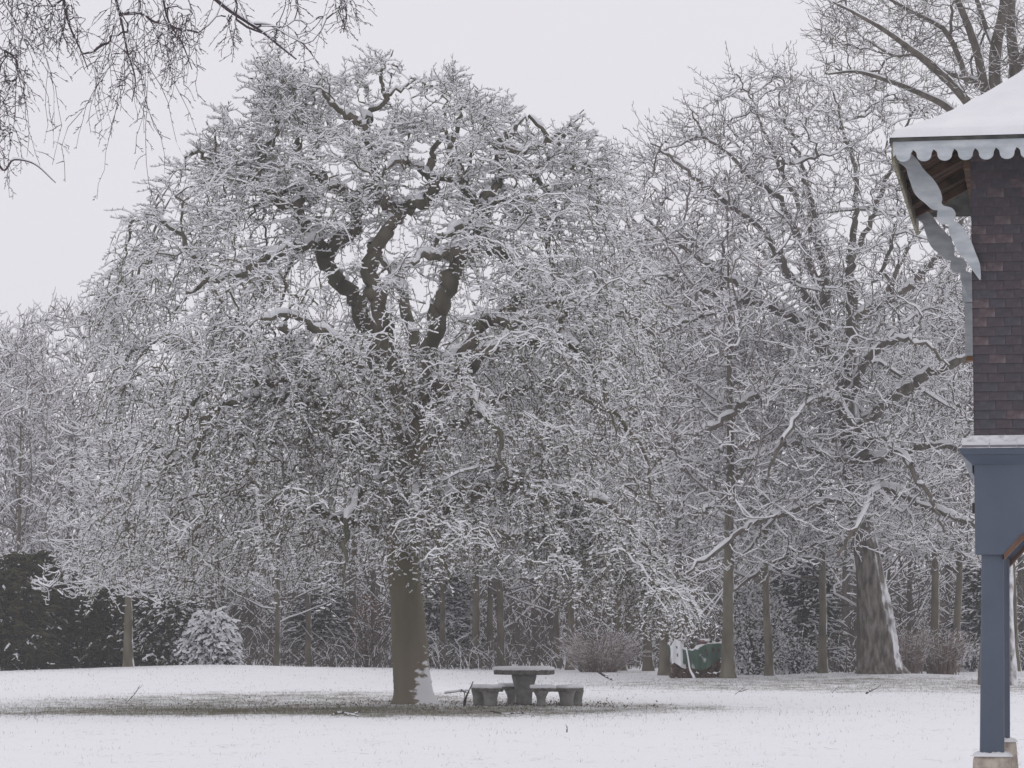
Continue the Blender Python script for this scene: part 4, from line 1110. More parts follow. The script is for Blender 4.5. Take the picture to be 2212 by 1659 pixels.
# ---- generic bare tree made in its own frame (base at the origin)
def bare_tree_meshes(seed, H, r0, spread, bare, n_limb, n_tgt, per, tipr, snowh, asc, twig_l, bark, twig, spur=3, lean=0.0, crook=0.02, crown_lo=0.3):
    rng = np.random.default_rng(seed)
    K = 12
    z = np.linspace(-0.15, H * 0.9, K)
    off = np.cumsum(rng.normal(0, crook * H / K, (K, 2)), 0) + np.linspace(0, lean, K)[:, None] * np.array([[1, 0]])
    off -= off[0]
    tP = catmull(np.stack([off[:, 0], off[:, 1], z], 1), 4)
    s = np.linspace(0, 1, len(tP))
    tR = np.maximum(r0 * (1 - s) ** 0.85 * (1 + 0.55 * np.exp(-s * 38)), 0.015)
    trunk = tube_mesh('trunk', tP, tR, 9, bark, rng, 0.05)
    sk = Skeleton(); sk.limb(tP, tR)
    acc = Acc()
    limbs = []
    for i in range(n_limb):
        f = bare + (0.9 - bare) * (i + rng.random()) / n_limb
        k = int(f * (len(tP) - 1)); p = tP[k]
        az = i * 2.4 + rng.normal(0, 0.4)
        ln = spread * (1.05 - 0.75 * (f - bare) / (1 - bare)) * rng.uniform(0.75, 1.15)
        tw, _, _ = twig_points(p[None], np.array([az]), np.array([asc * 0.5]), np.array([asc * 1.25]), np.array([ln / max(math.cos(asc), 0.35)]), 7, rng, 0.28)
        R = np.linspace(min(tR[k] * 0.45, 0.010 * ln + 0.012), 0.010, 7)
        limbs.append((tw[0], R)); sk.limb(tw[0], R, p[2] * 0.3)
    LP = np.array([l[0] for l in limbs]); LR = np.array([l[1] for l in limbs])
    acc.add(*strips(LP, LR, 0.012 + 0.25 * LR, rng, 0.12, 0.3))
    t = []
    while len(t) < n_tgt:
        f = crown_lo + (1.0 - crown_lo) * rng.random()
        rad = spread * math.sqrt(max(0.05, 1 - ((f - 0.52) / 0.52) ** 2)) * math.sqrt(rng.random()) * 1.05
        a = rng.uniform(0, 2 * math.pi)
        t.append((math.cos(a) * rad + lean * f, math.sin(a) * rad, f * H))
    paths, Rr = sk.fill(np.array(t), rng, bf=0.12, tip=tipr, expo=2.3, sag=-0.3 * asc, rise=0.15, wig=0.045, K=6, skip_pl=H * bare * 0.8, radmax=0.05)
    acc.add(*strips(paths, Rr, snowh + 0.4 * Rr, rng, 0.08, 0.3))
    N = len(paths); pi = np.repeat(np.arange(N), per)
    u = rng.uniform(0.2, 1.0, len(pi)) * 5; k = np.clip(u.astype(int), 0, 4); fr = (u - k)[:, None]
    b0 = paths[pi, k] * (1 - fr) + paths[pi, k + 1] * fr
    tz = paths[pi, k + 1] - paths[pi, k]; az = np.arctan2(tz[:, 1], tz[:, 0]) + rng.normal(0, 0.8, len(pi))
    e0 = rng.normal(asc * 0.7, 0.4, len(pi)); e1 = e0 + rng.normal(0.3, 0.3, len(pi))
    tw, aa, el = twig_points(b0, az, e0, e1, rng.uniform(0.6, 1.2, len(pi)) * twig_l, 5, rng, 0.25)
    R = np.linspace(tipr, tipr * 0.55, 5)[None].repeat(len(tw), 0)
    acc.add(*strips(tw, R, np.full_like(R, snowh), rng, 0.10, 0.32))
    if spur:
        sp, _, _ = spurs_of(tw, aa, el, spur, 0.3 * twig_l, 0.6 * twig_l, rng, 0.5, K=3, spread=(0.4, 1.0))
        Rs = np.tile(np.array([tipr * 0.8, tipr * 0.7, tipr * 0.4])[None], (len(sp), 1))
        acc.add(*strips(sp, Rs, np.full_like(Rs, snowh), rng, 0.1, 0.34))
    crown = acc.mesh('crown', [twig, M['twig_snow']])
    return trunk, crown


def place_tree(name, ms, x, yb, Y, label, rot, s=1.0, sz=None, group=None, cat='tree'):
    p = P(x, 1400, Y)
    z = float(ground_z(p[0], Y))
    r = empty(name, (p[0], Y, z - 0.02), label, cat, group)
    r.rotation_euler = (0, 0, rot); r.scale = (s, s, sz or s)
    obj('trunk', ms[0], r); obj('crown', ms[1], r, kind='stuff')
    return r


def build_background_trees():
    A = bare_tree_meshes(31, 17.0, 0.22, 4.6, 0.30, 15, 260, 3, 0.016, 0.024, 0.75, 0.9, M['wood_bark'], M['pale_twig'], 2)
    B = bare_tree_meshes(32, 14.0, 0.17, 3.8, 0.26, 16, 240, 3, 0.016, 0.024, 0.55, 0.9, M['wood_bark'], M['oak_twig'], 2, lean=0.7)
    Cc = bare_tree_meshes(33, 15.0, 0.19, 3.3, 0.27, 16, 240, 3, 0.016, 0.022, 0.95, 1.0, M['wood_bark'], M['pale_twig'], 2, lean=-0.5)
    D = bare_tree_meshes(34, 11.0, 0.16, 4.2, 0.24, 18, 260, 3, 0.015, 0.026, 0.45, 0.8, M['wood_bark'], M['oak_twig'], 2)
    G = 'bare trees along the edge of the wood'
    rows = [
        # name-kind, meshes, x, Y, rot, scale, label
        (D, 597, 116, 0.4, 0.80, 'small low forked tree on the snowy rise behind the weeping tree'),
        (B, 668, 119, 2.2, 0.85, 'slim tree with a snow lined side right of the low forked tree'),
        (A, 760, 128, 1.0, 0.92, 'grey bare tree left of the brown leaved sapling'),
        (Cc, 955, 122, 2.0, 0.78, 'thin bare tree beside the snowy spruce'),
        (A, 1030, 121, 4.0, 0.84, 'straight brown tree left of the stone table top'),
        (B, 1058, 124, 5.0, 0.92, 'leaning dark tree in the pair behind the stone table'),
        (Cc, 1083, 121.5, 1.4, 0.90, 'upright tree in the pair behind the stone table'),
        (D, 1205, 122, 3.4, 1.0, 'low branched tree behind the right hand benches'),
        (A, 1232, 118, 0.3, 0.80, 'pale trunk tree just left of the pinkish bush'),
        (B, 1345, 116, 3.0, 0.95, 'bare tree just right of the pinkish bush'),
        (Cc, 1400, 114, 5.2, 1.05, 'bare tree with upright shoots between weeping tree and log pile'),
        (A, 1436, 106, 2.6, 0.92, 'greenish trunk tree left of the covered log pile'),
        (B, 1462, 108, 1.3, 1.0, 'dark tree standing behind the covered log pile'),
        (A, 1573, 97.5, 5.6, 0.98, 'smooth grey green tree touching the right end of the log pile'),
        (Cc, 1662, 102, 0.8, 0.80, 'thin pale trunk tree before the snowy holly bush'),
        (B, 1778, 103, 1.57, 0.95, 'mossy leaning tree left of the rough thick trunk'),
        (D, 1862, 108, 2.0, 1.1, 'dark straight tree half behind the rough thick trunk'),
        (Cc, 2018, 110, 4.4, 0.95, 'leaning slim tree above the brown brush'),
        (B, 2062, 112, 0.2, 0.95, 'thin dark tree between brown brush and blue post'),
        (A, 2190, 114, 3.3, 1.0, 'bare tree seen through the open pavilion arch'),
    ]
    for (ms, x, Y, rot, s, lab) in rows:
        place_tree('bare_tree', ms, x, 0, Y, lab, rot, s, group=None)
    # left: young trees with fans of upright shoots, and the little tree in front of the yews
    Fm = bare_tree_meshes(41, 13.0, 0.14, 4.4, 0.10, 26, 380, 3, 0.014, 0.026, 1.0, 1.1, M['wood_bark'], M['pale_twig'], 2, crook=0.01, crown_lo=0.15)
    place_tree('young_tree', Fm, 40, 0, 122, 'snowy young tree with fans of upright shoots behind the dark conifers', 0.0, 1.0)
    place_tree('young_tree', Fm, 150, 0, 128, 'taller snowy young tree with a slender top beside the weeping tree', 2.2, 1.0, 1.15)
    place_tree('young_tree', Fm, -60, 0, 126, 'snowy young tree cut by the picture edge beyond the dark conifers', 4.1, 1.1, 1.1)
    Hm = bare_tree_meshes(43, 8.4, 0.185, 3.2, 0.36, 20, 330, 3, 0.012, 0.026, 0.10, 0.7, M['wood_bark'], M['oak_twig'], 4, crook=0.008, crown_lo=0.27)
    place_tree('small_tree', Hm, 277, 0, 105, 'small tree with straight snow edged trunk in front of the dark conifers', 1.2, 1.0)
    # the tall tree over the pavilion roof
    rng = np.random.default_rng(51)
    Y = 84.0
    base = P(2150, 1400, Y); base[2] = float(ground_z(base[0], Y)) - 0.05
    root = empty('tall_tree', base, 'tall dark bare tree forking above the pavilion roof', 'tree')
    sk = Skeleton()
    tP, tR = trace([(2155, 1480, 0, 42), (2155, 1300, 0, 34), (2158, 1000, 0, 30), (2165, 700, 0, 27), (2168, 450, 0, 25), (2172, 260, 0, 22)], Y)
    obj('trunk', tube_mesh('trunk', tP - base, tR, 14, M['oak_trunk'], rng, 0.05), root)
    sk.limb(tP, tR)
    T = [[(2170, 330, 0, 15), (2150, 190, 0, 14), (2152, 100, 0, 13), (2166, 30, 0, 11), (2172, -60, 0, 9), (2165, -160, 0, 6)],
         [(2172, 290, 0, 16), (2192, 160, .4, 13), (2186, 90, .5, 12), (2184, 30, .6, 10), (2195, -70, .7, 7)],
         [(2168, 360, 0, 14), (2130, 200, -.5, 11), (2110, 110, -.8, 9), (2085, 40, -1, 8), (2060, -20, -1.2, 6), (2040, -80, -1.3, 4)],
         [(2166, 400, 0, 14), (2120, 270, -.8, 11), (2072, 200, -1.4, 9), (2010, 140, -2, 8), (1965, 105, -2.4, 6.5), (1910, 65, -2.8, 5), (1850, 30, -3.2, 3.5), (1800, 5, -3.4, 2)],
         [(2165, 420, 0, 12), (2100, 300, -.4, 9), (2050, 235, -.6, 8), (1985, 200, -.8, 6), (1920, 175, -1, 5), (1850, 155, -1.2, 3.5), (1790, 160, -1.3, 2)],
         [(2090, 180, -1, 7), (2070, 120, -.8, 6), (2040, 65, -.6, 6), (2000, 40, -.5, 5), (1960, 20, -.4, 4), (1900, -15, -.4, 3)],
         [(2150, 200, 0, 7), (2105, 175, .4, 6), (2040, 155, .8, 5), (1980, 120, 1, 4), (1930, 120, 1.2, 3), (1870, 85, 1.4, 2)],
         [(2152, 110, 0, 7), (2130, 60, 1, 6), (2110, 0, 1.6, 5), (2080, -70, 2, 3)],
         [(2192, 160, .4, 9), (2230, 80, .6, 8), (2270, 10, .8, 6), (2310, -60, 1, 4)],
         [(2172, 250, 0, 9), (2250, 180, 1, 8), (2330, 130, 2, 6), (2400, 90, 2.6, 4)]]
    for t in T:
        Pt, R = trace(t, Y); sk.limb(Pt, np.maximum(R, 0.018), 1.0)
    local_limbs(root, base, sk.limbs[1:], M['oak_bark'], rng, 8, 0.02, 0.05)
    pts = []
    xs = rng.uniform(1740, 2420, 20000); ys = rng.uniform(-170, 260, 20000)
    OUT = [(1760, 60), (1790, -20), (1850, -120), (2000, -170), (2420, -170), (2420, 200), (2250, 250), (2100, 230), (2000, 215), (1900, 200), (1790, 185)]
    ok = in_poly(xs, ys, OUT)
    for x, y in zip(xs[ok], ys[ok]):
        if len(pts) >= 430: break
        if y < 0 and rng.random() < 0.5: continue
        pts.append(P(x, y, Y + rng.uniform(-3.5, 3)))
    for q in range(120):      # the lower crown, behind the pavilion roof
        a_ = rng.uniform(0, 2 * math.pi); r_ = 4.2 * math.sqrt(rng.random())
        c_ = P(2230, rng.uniform(260, 640), Y + 1.0)
        pts.append(c_ + np.array([abs(math.cos(a_)) * r_, math.sin(a_) * r_, 0.3 * r_]))
    paths, Rr = sk.fill(np.array(pts), rng, bf=0.1, tip=0.010, expo=2.3, rise=0.1, wig=0.04, K=6, skip_pl=2.0, radmax=0.05)
    acc = Acc(); acc.add(*strips(paths - base, Rr, 0.006 + 0 * Rr, rng, 0.3))
    N = len(paths); pi = np.repeat(np.arange(N), 3)
    u = rng.uniform(0.2, 1.0, len(pi)) * 5; k = np.clip(u.astype(int), 0, 4); fr = (u - k)[:, None]
    b0 = paths[pi, k] * (1 - fr) + paths[pi, k + 1] * fr
    tz = paths[pi, k + 1] - paths[pi, k]; az = np.arctan2(tz[:, 1], tz[:, 0]) + rng.normal(0, 0.7, len(pi))
    e0 = rng.normal(0.3, 0.5, len(pi)); tw, aa, el = twig_points(b0, az, e0, e0 + 0.35, rng.uniform(0.5, 1.2, len(pi)), 5, rng, 0.22)
    R = np.linspace(0.0085, 0.004, 5)[None].repeat(len(tw), 0)
    acc.add(*strips(tw - base, R, np.full_like(R, 0.004), rng, 0.5))
    sp, _, _ = spurs_of(tw, aa, el, 3, 0.2, 0.45, rng, 0.5, K=3, spread=(0.4, 0.9))
    acc.add(*strips(sp - base, np.tile(np.array([0.006, 0.005, 0.003])[None], (len(sp), 1)), np.full((len(sp), 3), 0.004), rng, 0.5))
    obj('crown', acc.mesh('crown', [M['oak_twig'], M['twig_snow']]), root, kind='stuff')


build_background_trees()


# ---- the wood behind, which reads as one mass
def build_wood():
    rng = np.random.default_rng(61)
    acc = Acc()
    n = 95
    X = np.linspace(-30, 32, n) + rng.normal(0, 0.7, n); Yw = rng.uniform(128, 158, n)
    H = 11.5 + 2.5 * rng.random(n) + 4.5 * sm(-2, 8, X) - 1.0 * sm(-8, -16, X)
    z0 = ground_z(X, Yw) - 0.2
    K = 7
    s = np.linspace(0, 1, K)
    tr = np.stack([X[:, None] + np.cumsum(rng.normal(0, 0.12, (n, K)), 1), Yw[:, None] + 0 * s[None], z0[:, None] + H[:, None] * s[None]], 2)
    acc.add(*strips(tr, (0.17 * (1 - 0.85 * s))[None] * rng.uniform(0.6, 1.2, (n, 1)), np.zeros((n, K)), rng))
    nb = 22
    pi = np.repeat(np.arange(n), nb); f = rng.uniform(0.06, 0.97, len(pi))
    u = f * (K - 1); k = np.clip(u.astype(int), 0, K - 2); fr = (u - k)[:, None]
    b0 = tr[pi, k] * (1 - fr) + tr[pi, k + 1] * fr
    e0 = rng.normal(0.5, 0.25, len(pi))
    br, aa, el = twig_points(b0, rng.uniform(0, 6.28, len(pi)), e0, e0 + 0.35, H[pi] * 0.30 * (1.1 - 0.7 * f), 6, rng, 0.2)
    acc.add(*strips(br, np.linspace(0.04, 0.015, 6)[None].repeat(len(br), 0), np.full((len(br), 6), 0.028), rng, 0.1, 0.3))
    sp, a2, l2 = spurs_of(br, aa, el, 6, 0.5, 1.4, rng, 0.5, K=3, spread=(0.4, 1.0))
    acc.add(*strips(sp, np.tile(np.array([0.015, 0.013, 0.006])[None], (len(sp), 1)), np.full((len(sp), 3), 0.018), rng, 0.15, 0.3))
    o = obj('wood', acc.mesh('wood', [M['thicket'], M['twig_snow']]), kind='stuff')
    tag(o, 'grey bare wood filling the background behind the lawn', 'wood')
    # undergrowth along its edge: low tangle in front, tall thicket behind
    acc = Acc()
    for (n, ya, yb, hl, hh, r, sn) in ((4000, 118, 130, 0.6, 2.6, 0.012, 0.012), (4600, 130, 160, 2.5, 7.0, 0.023, 0.010), (2600, 160, 215, 6.0, 11.0, 0.04, 0.0)):
        X = rng.uniform(-0.21, 0.21, n) * 130; Yw = ya + (yb - ya) * rng.random(n) + 2 * np.sin(X * 0.4)
        if ya < 120: Yw = np.where(X > 6, Yw - 6, Yw)
        z = ground_z(X, Yw)
        hgt = rng.uniform(hl, hh, n) * (0.6 + 0.4 * np.sin(X * 0.9 + 1) ** 2)
        b0 = np.stack([X, Yw, z - 0.05], 1)
        e0 = rng.uniform(0.9, 1.5, n); e1 = e0 - rng.uniform(0.0, 1.0, n)
        tw, aa, el = twig_points(b0, rng.uniform(0, 6.28, n), e0, e1, hgt, 4, rng, 0.25)
        acc.add(*strips(tw, np.linspace(r * 1.3, r * 0.6, 4)[None].repeat(n, 0), np.full((n, 4), sn), rng, 0.35, 0.5))
    o = obj('undergrowth', acc.mesh('undergrowth', [M['thicket'], M['twig_snow']]), kind='stuff')
    tag(o, 'tangled grey undergrowth along the edge of the wood', 'undergrowth')


build_wood()


# ---- birch twigs hanging in from a tree that stands left of the view
def build_birch():
    rng = np.random.default_rng(71)
    Y = 30.0
    bx = -8.2
    base = np.array([bx, Y, float(ground_z(bx, Y)) - 0.05])
    root = empty('birch_tree', base, 'birch with thin dark twigs hanging into the pale sky', 'tree')
    sk = Skeleton()
    tPts = np.array([(bx, Y, base[2] - 0.1), (bx + 0.1, Y, 3), (bx + 0.05, Y + 0.1, 6), (bx + 0.25, Y, 9), (bx + 0.3, Y, 12), (bx + 0.5, Y, 15.5)])
    tP = catmull(tPts, 5); tR = np.linspace(0.2, 0.05, len(tP))
    obj('trunk', tube_mesh('trunk', tP - base, tR, 12, M['white_paint'], rng, 0.04), root)
    px = PXM(Y)

    def lim(start, pts, r0, r1):
        a = np.vstack([np.array(start)[None], np.array([P(x, y, Y + dy) for x, y, dy in pts])])
        c = catmull(a, 6); R = np.linspace(r0, r1, len(c))
        sk.limb(c, R, 1.0)
    t = lambda z: (bx + 0.2, Y, z)
    lim(t(8.0), [(-120, -160, -.4), (-30, -120, -.6), (20, 60, -.7), (25, 150, -.7), (60, 180, -.7), (110, 210, -.7)], 0.026, 0.005)
    lim(t(9.0), [(60, -260, -.2), (115, -120, 0), (140, 15, 0), (152, 60, 0), (175, 110, 0), (190, 150, 0)], 0.026, 0.005)
    lim(t(10.0), [(100, -330, .4), (200, -180, .4), (240, -40, .4), (262, 45, .4), (275, 110, .4), (292, 170, .4), (285, 220, .4)], 0.028, 0.005)
    lim(t(10.6), [(160, -360, .2), (290, -200, .1), (340, -60, .1), (362, 40, .1), (392, 90, .1), (415, 150, .1)], 0.026, 0.005)
    lim(t(11.0), [(180, -360, 1), (330, -160, 1), (440, -30, 1), (482, 12, 1), (530, 45, 1), (565, 68, 1), (605, 100, 1), (640, 128, 1)], 0.036, 0.008)
    lim(t(12.2), [(300, -460, .5), (480, -330, .4), (640, -190, .3), (720, -60, .3), (748, 20, .3), (742, 70, .3)], 0.026, 0.005)
    lim(P(545, 52, Y + 1), [(585, 55, 1), (620, 75, 1), (655, 95, 1), (690, 140, 1)], 0.014, 0.005)
    lim(t(7.2), [(-150, 100, -.3), (-60, 200, -.4), (0, 360, -.4), (30, 345, -.4), (75, 355, -.4), (120, 395, -.4)], 0.022, 0.004)
    local_limbs(root, base, sk.limbs[1:], M['birch_twig'], rng, 6, 0.016, 0.04)
    # hanging strands: (top x, top y, bottom y, spread, count)
    hang = [(20, -60, 410, 45, 26), (60, -40, 150, 60, 14), (160, -30, 160, 35, 12), (120, 20, 120, 60, 10), (270, -30, 395, 40, 30), (320, -40, 250, 60, 26),
            (380, -20, 190, 40, 16), (395, 60, 120, 30, 8), (480, -30, 60, 30, 5), (500, 40, 95, 15, 6), (620, 60, 130, 30, 6), (740, -40, 130, 22, 16), (640, -40, 10, 20, 6), (15, 160, 300, 40, 12), (5, 230, 480, 30, 10),
            (-120, -200, 200, 70, 14), (-230, -100, 330, 60, 12), (0, -420, -60, 110, 14), (200, -420, -70, 110, 14), (420, -480, -80, 110, 12), (-250, -500, -150, 110, 14)]
    B, Ls = [], []
    for (x, y0, y1, sprd, cnt) in hang:
        for i in range(max(3, int(cnt * 0.85))):
            xx = rng.normal(x, sprd * 0.6); top = y0 + rng.uniform(-30, 0.45 * (y1 - y0))
            bot = y1 - abs(rng.normal(0, 0.30)) * (y1 - y0)
            B.append(P(xx, top, Y + rng.uniform(-0.8, 0.9))); Ls.append(max((bot - top) / px, 0.15))
    B = np.array(B); Ls = np.array(Ls)
    # join each strand's top to the nearest branch
    paths, Rr = sk.fill(B, rng, bf=0.05, tip=0.0035, expo=2.4, sag=0.5, wig=0.03, K=6, skip_pl=2.0, radmax=0.012)
    acc = Acc(); acc.add(*strips(paths - base, Rr, 0.005 + 0 * Rr, rng, 0.4))
    nB = len(paths); B = paths[:, -1]; Ls = Ls[:nB] if len(Ls) >= nB else np.resize(Ls, nB)
    az = rng.uniform(-3.14, 3.14, nB)
    tw, aa, el = twig_points(B, az, np.full(nB, -1.05) + rng.normal(0, 0.2, nB), np.full(nB, -1.30) + rng.normal(0, 0.18, nB), Ls * 1.05, 10, rng, 0.55)
    R = np.linspace(0.0034, 0.0022, 10)[None].repeat(nB, 0)
    acc.add(*strips(tw - base, R, np.full_like(R, 0.001), rng, 0.8))
    # side strands
    sd, a2, e2 = spurs_of(tw, aa, el, 4, 0.10, 0.34, rng, -0.35, K=5, spread=(0.5, 1.4))
    acc.add(*strips(sd - base, np.linspace(0.0026, 0.0018, 5)[None].repeat(len(sd), 0), np.full((len(sd), 5), 0.002), rng, 0.6))
    # buds and catkin forks at the nodes
    for (src, a_, e_, cnt) in ((tw, aa, el, 9), (sd, a2, e2, 3)):
        bd, _, _ = spurs_of(src, a_, e_, cnt, 0.02, 0.055, rng, -0.3, K=3, spread=(0.3, 0.9))
        acc.add(*strips(bd - base, np.tile(np.array([0.0022, 0.0036, 0.0012])[None], (len(bd), 1)), np.zeros((len(bd), 3)), rng, 1.0))
    obj('crown', acc.mesh('crown', [M['birch_twig'], M['twig_snow']]), root, kind='stuff')


build_birch()

# ------------------------------------------------------------------ conifers, bushes
def frond_cloud(rng, n, rx, ry, h, shape, flen, fr, snowh, droop, m, snow_p=0.1, shell=0.55):
    """drooping sprays spread through a crown; shape(f) = relative radius at relative height f"""
    f = rng.random(n) ** 0.85
    lump = 1
    az = rng.uniform(-math.pi, math.pi, n)
    lump = 1 + 0.16 * np.sin(3 * az + 9 * f) + 0.12 * np.sin(7 * az - 14 * f + 1.0) + rng.normal(0, 0.05, n)
    rr = shape(f) * (shell + (1 - shell) * rng.random(n)) * lump
    b0 = np.stack([np.cos(az) * rr * rx, np.sin(az) * rr * ry, f * h], 1)
    e0 = rng.normal(0.25, 0.35, n); e1 = e0 - droop * rng.uniform(0.6, 1.4, n)
    tw, aa, el = twig_points(b0, az + rng.normal(0, 0.5, n), e0, e1, flen * rng.uniform(0.6, 1.3, n), 4, rng, 0.15)
    acc = Acc()
    R = np.array([0.6, 1.0, 0.75, 0.1])[None] * fr * rng.uniform(0.7, 1.3, (n, 1))
    acc.add(*strips(tw, R, np.where(rng.random((n, 1)) < snow_p, snowh, 0.0) + 0 * R, rng, 0.05, 0.3))
    sp, _, _ = spurs_of(tw, aa, el, 3, flen * 0.25, flen * 0.5, rng, -0.2, K=2, spread=(0.5, 0.9))
    on = np.repeat(rng.random(n) < snow_p, 3)
    acc.add(*strips(sp, np.tile(np.array([0.9, 0.2])[None] * fr * 0.7, (len(sp), 1)), np.where(on[:, None], snowh * 0.8, 0.0) + np.zeros((len(sp), 2)), rng, 0.1, 0.3))
    return acc


FOL = {}


def conifer(name, x, Y, rx, h, label, seed, n, shape, flen, fr, snowh, droop, m, snow_p, cat='conifer', ry=None, shell=0.55, trunk_r=0.1):
    rng = np.random.default_rng(seed)
    p = P(x, 1400, Y); z = float(ground_z(p[0], Y))
    root = empty(name, (p[0], Y, z - 0.03), label, cat)
    key = (name, snow_p)
    if key not in FOL:
        acc = frond_cloud(rng, n, rx, ry or rx * 0.8, h, shape, flen, fr, snowh, droop, m, snow_p, shell)
        Pt = np.stack([np.zeros(8), np.zeros(8), np.linspace(-0.05, h * 0.9, 8)], 1)
        FOL[key] = (acc.mesh('foliage', [m, M['twig_snow']]), tube_mesh('trunk', Pt, np.linspace(trunk_r, 0.02, 8), 8, M['dark_bark'], rng), rx, h)
    fm, tm, rx0, h0 = FOL[key]
    obj('foliage', fm, root, kind='stuff'); obj('trunk', tm, root)
    root.scale = (rx / rx0, rx / rx0, h / h0); root.rotation_euler = (0, 0, seed * 1.7)
    return root


dome = lambda f: np.sqrt(np.clip(1 - (f * 0.98) ** 2.4, 0.02, 1))
cone = lambda f: np.clip(1.0 - f, 0.03, 1) ** 0.8
conifer('yew_bush', -15, 111, 2.2, 3.7, 'broad dark conifer at the picture edge, free of snow', 81, 1700, dome, 0.55, 0.045, 0.02, 0.8, M['conifer'], 0.03)
conifer('yew_bush', 62, 113, 2.0, 4.3, 'tallest dark olive conifer under the fan of snowy shoots', 82, 2400, dome, 0.55, 0.045, 0.02, 0.8, M['conifer'], 0.03)
conifer('yew_bush', 165, 114, 1.9, 3.5, 'dark conifer just left of the straight snow edged trunk', 83, 2000, dome, 0.55, 0.045, 0.02, 0.8, M['conifer'], 0.03)
conifer('yew_bush', 262, 114, 1.8, 3.1, 'dark conifer directly behind the straight snow edged trunk', 84, 1800, dome, 0.5, 0.045, 0.02, 0.8, M['conifer'], 0.03)
conifer('yew_bush', 355, 113, 1.7, 2.6, 'dark conifer with a dusting of snow beside the white conifer', 85, 1300, dome, 0.5, 0.042, 0.03, 0.9, M['conifer'], 0.30)
conifer('snowy_conifer', 455, 110, 1.05, 1.85, 'conifer with drooping sprays thickly loaded with white snow', 86, 1500, lambda f: np.sqrt(np.clip(1 - (f * 0.97) ** 2.0, 0.03, 1)), 0.42, 0.045, 0.055, 1.0, M['spruce'], 0.85)
conifer('spruce_tree', 952, 125, 1.5, 4.6, 'snow dusted spruce behind the thick weeping trunk', 87, 1500, cone, 0.8, 0.045, 0.04, 0.5, M['spruce'], 0.6, 'spruce')
conifer('spruce_tree', 1735, 116, 1.6, 5.0, 'dark spruce with drooping boughs between the holly and the mossy trunk', 88, 1500, cone, 0.8, 0.045, 0.03, 0.6, M['spruce'], 0.4, 'spruce')
conifer('spruce_tree', 690, 128, 1.6, 3.6, 'low dark spruce behind the slim snow lined tree', 90, 1200, cone, 0.8, 0.05, 0.035, 0.5, M['spruce'], 0.4, 'spruce')
conifer('spruce_tree', 2125, 120, 1.5, 4.0, 'dark spruce beside the blue post, beyond the brown brush', 91, 1200, cone, 0.8, 0.05, 0.035, 0.5, M['spruce'], 0.4, 'spruce')


def leaf_bush(name, x, Y, rx, h, label, seed, n, ls, m, snow_share, cat='bush', lo=0.0):
    rng = np.random.default_rng(seed)
    p = P(x, 1400, Y); z = float(ground_z(p[0], Y))
    root = empty(name, (p[0], Y, z - 0.02), label, cat)
    f = lo + (1 - lo) * rng.random(n); az = rng.uniform(0, 2 * math.pi, n)
    rr = np.clip(1 - ((f - 0.42) / 0.62) ** 2, 0.05, 1) ** 0.6 * (0.35 + 0.65 * rng.random(n) ** 0.6) * (1 + 0.2 * np.sin(4 * az + 8 * f))
    c = np.stack([np.cos(az) * rr * rx, np.sin(az) * rr * rx, f * h], 1)
    a = rng.uniform(0, 2 * math.pi, n); tl = rng.normal(-0.3, 0.5, n)
    d = np.stack([np.cos(a) * np.cos(tl), np.sin(a) * np.cos(tl), np.sin(tl)], 1)
    sd = np.cross(d, Zv[None] + rng.normal(0, 0.35, (n, 3))); sd /= np.linalg.norm(sd, axis=1, keepdims=True)
    s = ls * rng.uniform(0.6, 1.3, (n, 1))
    nn = np.cross(sd, d)
    V = np.stack([c, c + d * s * 0.5 + sd * s * 0.32 - nn * s * 0.06, c + d * s, c + d * s * 0.5 - sd * s * 0.32 - nn * s * 0.06], 1).reshape(-1, 3)
    i = np.arange(n) * 4
    Fq = np.stack([i, i + 1, i + 2, i + 3], 1)
    mi = (rng.random(n) < snow_share * (0.5 + 0.9 * (np.abs(np.cross(d, sd)[:, 2]) > 0.6))).astype(int)
    obj('leaves', mesh_np('leaves', V, Fq, [m, M['twig_snow']], mi), root, kind='stuff')
    nb = 26
    tw, _, _ = twig_points(np.zeros((nb, 3)) + rng.normal(0, 0.06, (nb, 3)) * np.array([1, 1, 0]), rng.uniform(0, 6.28, nb), rng.uniform(0.9, 1.45, nb), rng.uniform(0.5, 1.3, nb), h * rng.uniform(0.6, 1.0, nb), 6, rng, 0.15)
    acc = Acc(); acc.add(*strips(tw, np.linspace(0.03, 0.008, 6)[None].repeat(nb, 0), np.full((nb, 6), 0.012), rng, 0.3))
    obj('stems', acc.mesh('stems', [M['dark_bark'], M['twig_snow']]), root, kind='stuff')
    return root


leaf_bush('holly_bush', 1634, 106, 1.35, 3.2, 'rounded evergreen holly bush speckled with snow', 92, 5200, 0.13, M['holly'], 0.55)
leaf_bush('holly_bush', 1722, 108, 0.8, 1.3, 'low snow speckled evergreen at the foot of the holly bush', 93, 1500, 0.12, M['holly'], 0.55)
leaf_bush('brown_sapling', 795, 123, 0.9, 3.0, 'sapling still holding rusty brown leaves, left of the thick trunk', 94, 1100, 0.12, M['dead_leaf'], 0.16, 'sapling', 0.2)
leaf_bush('snowy_shrub', 2100, 113, 0.7, 1.1, 'small snow speckled shrub beside the blue post', 95, 900, 0.12, M['holly'], 0.6)


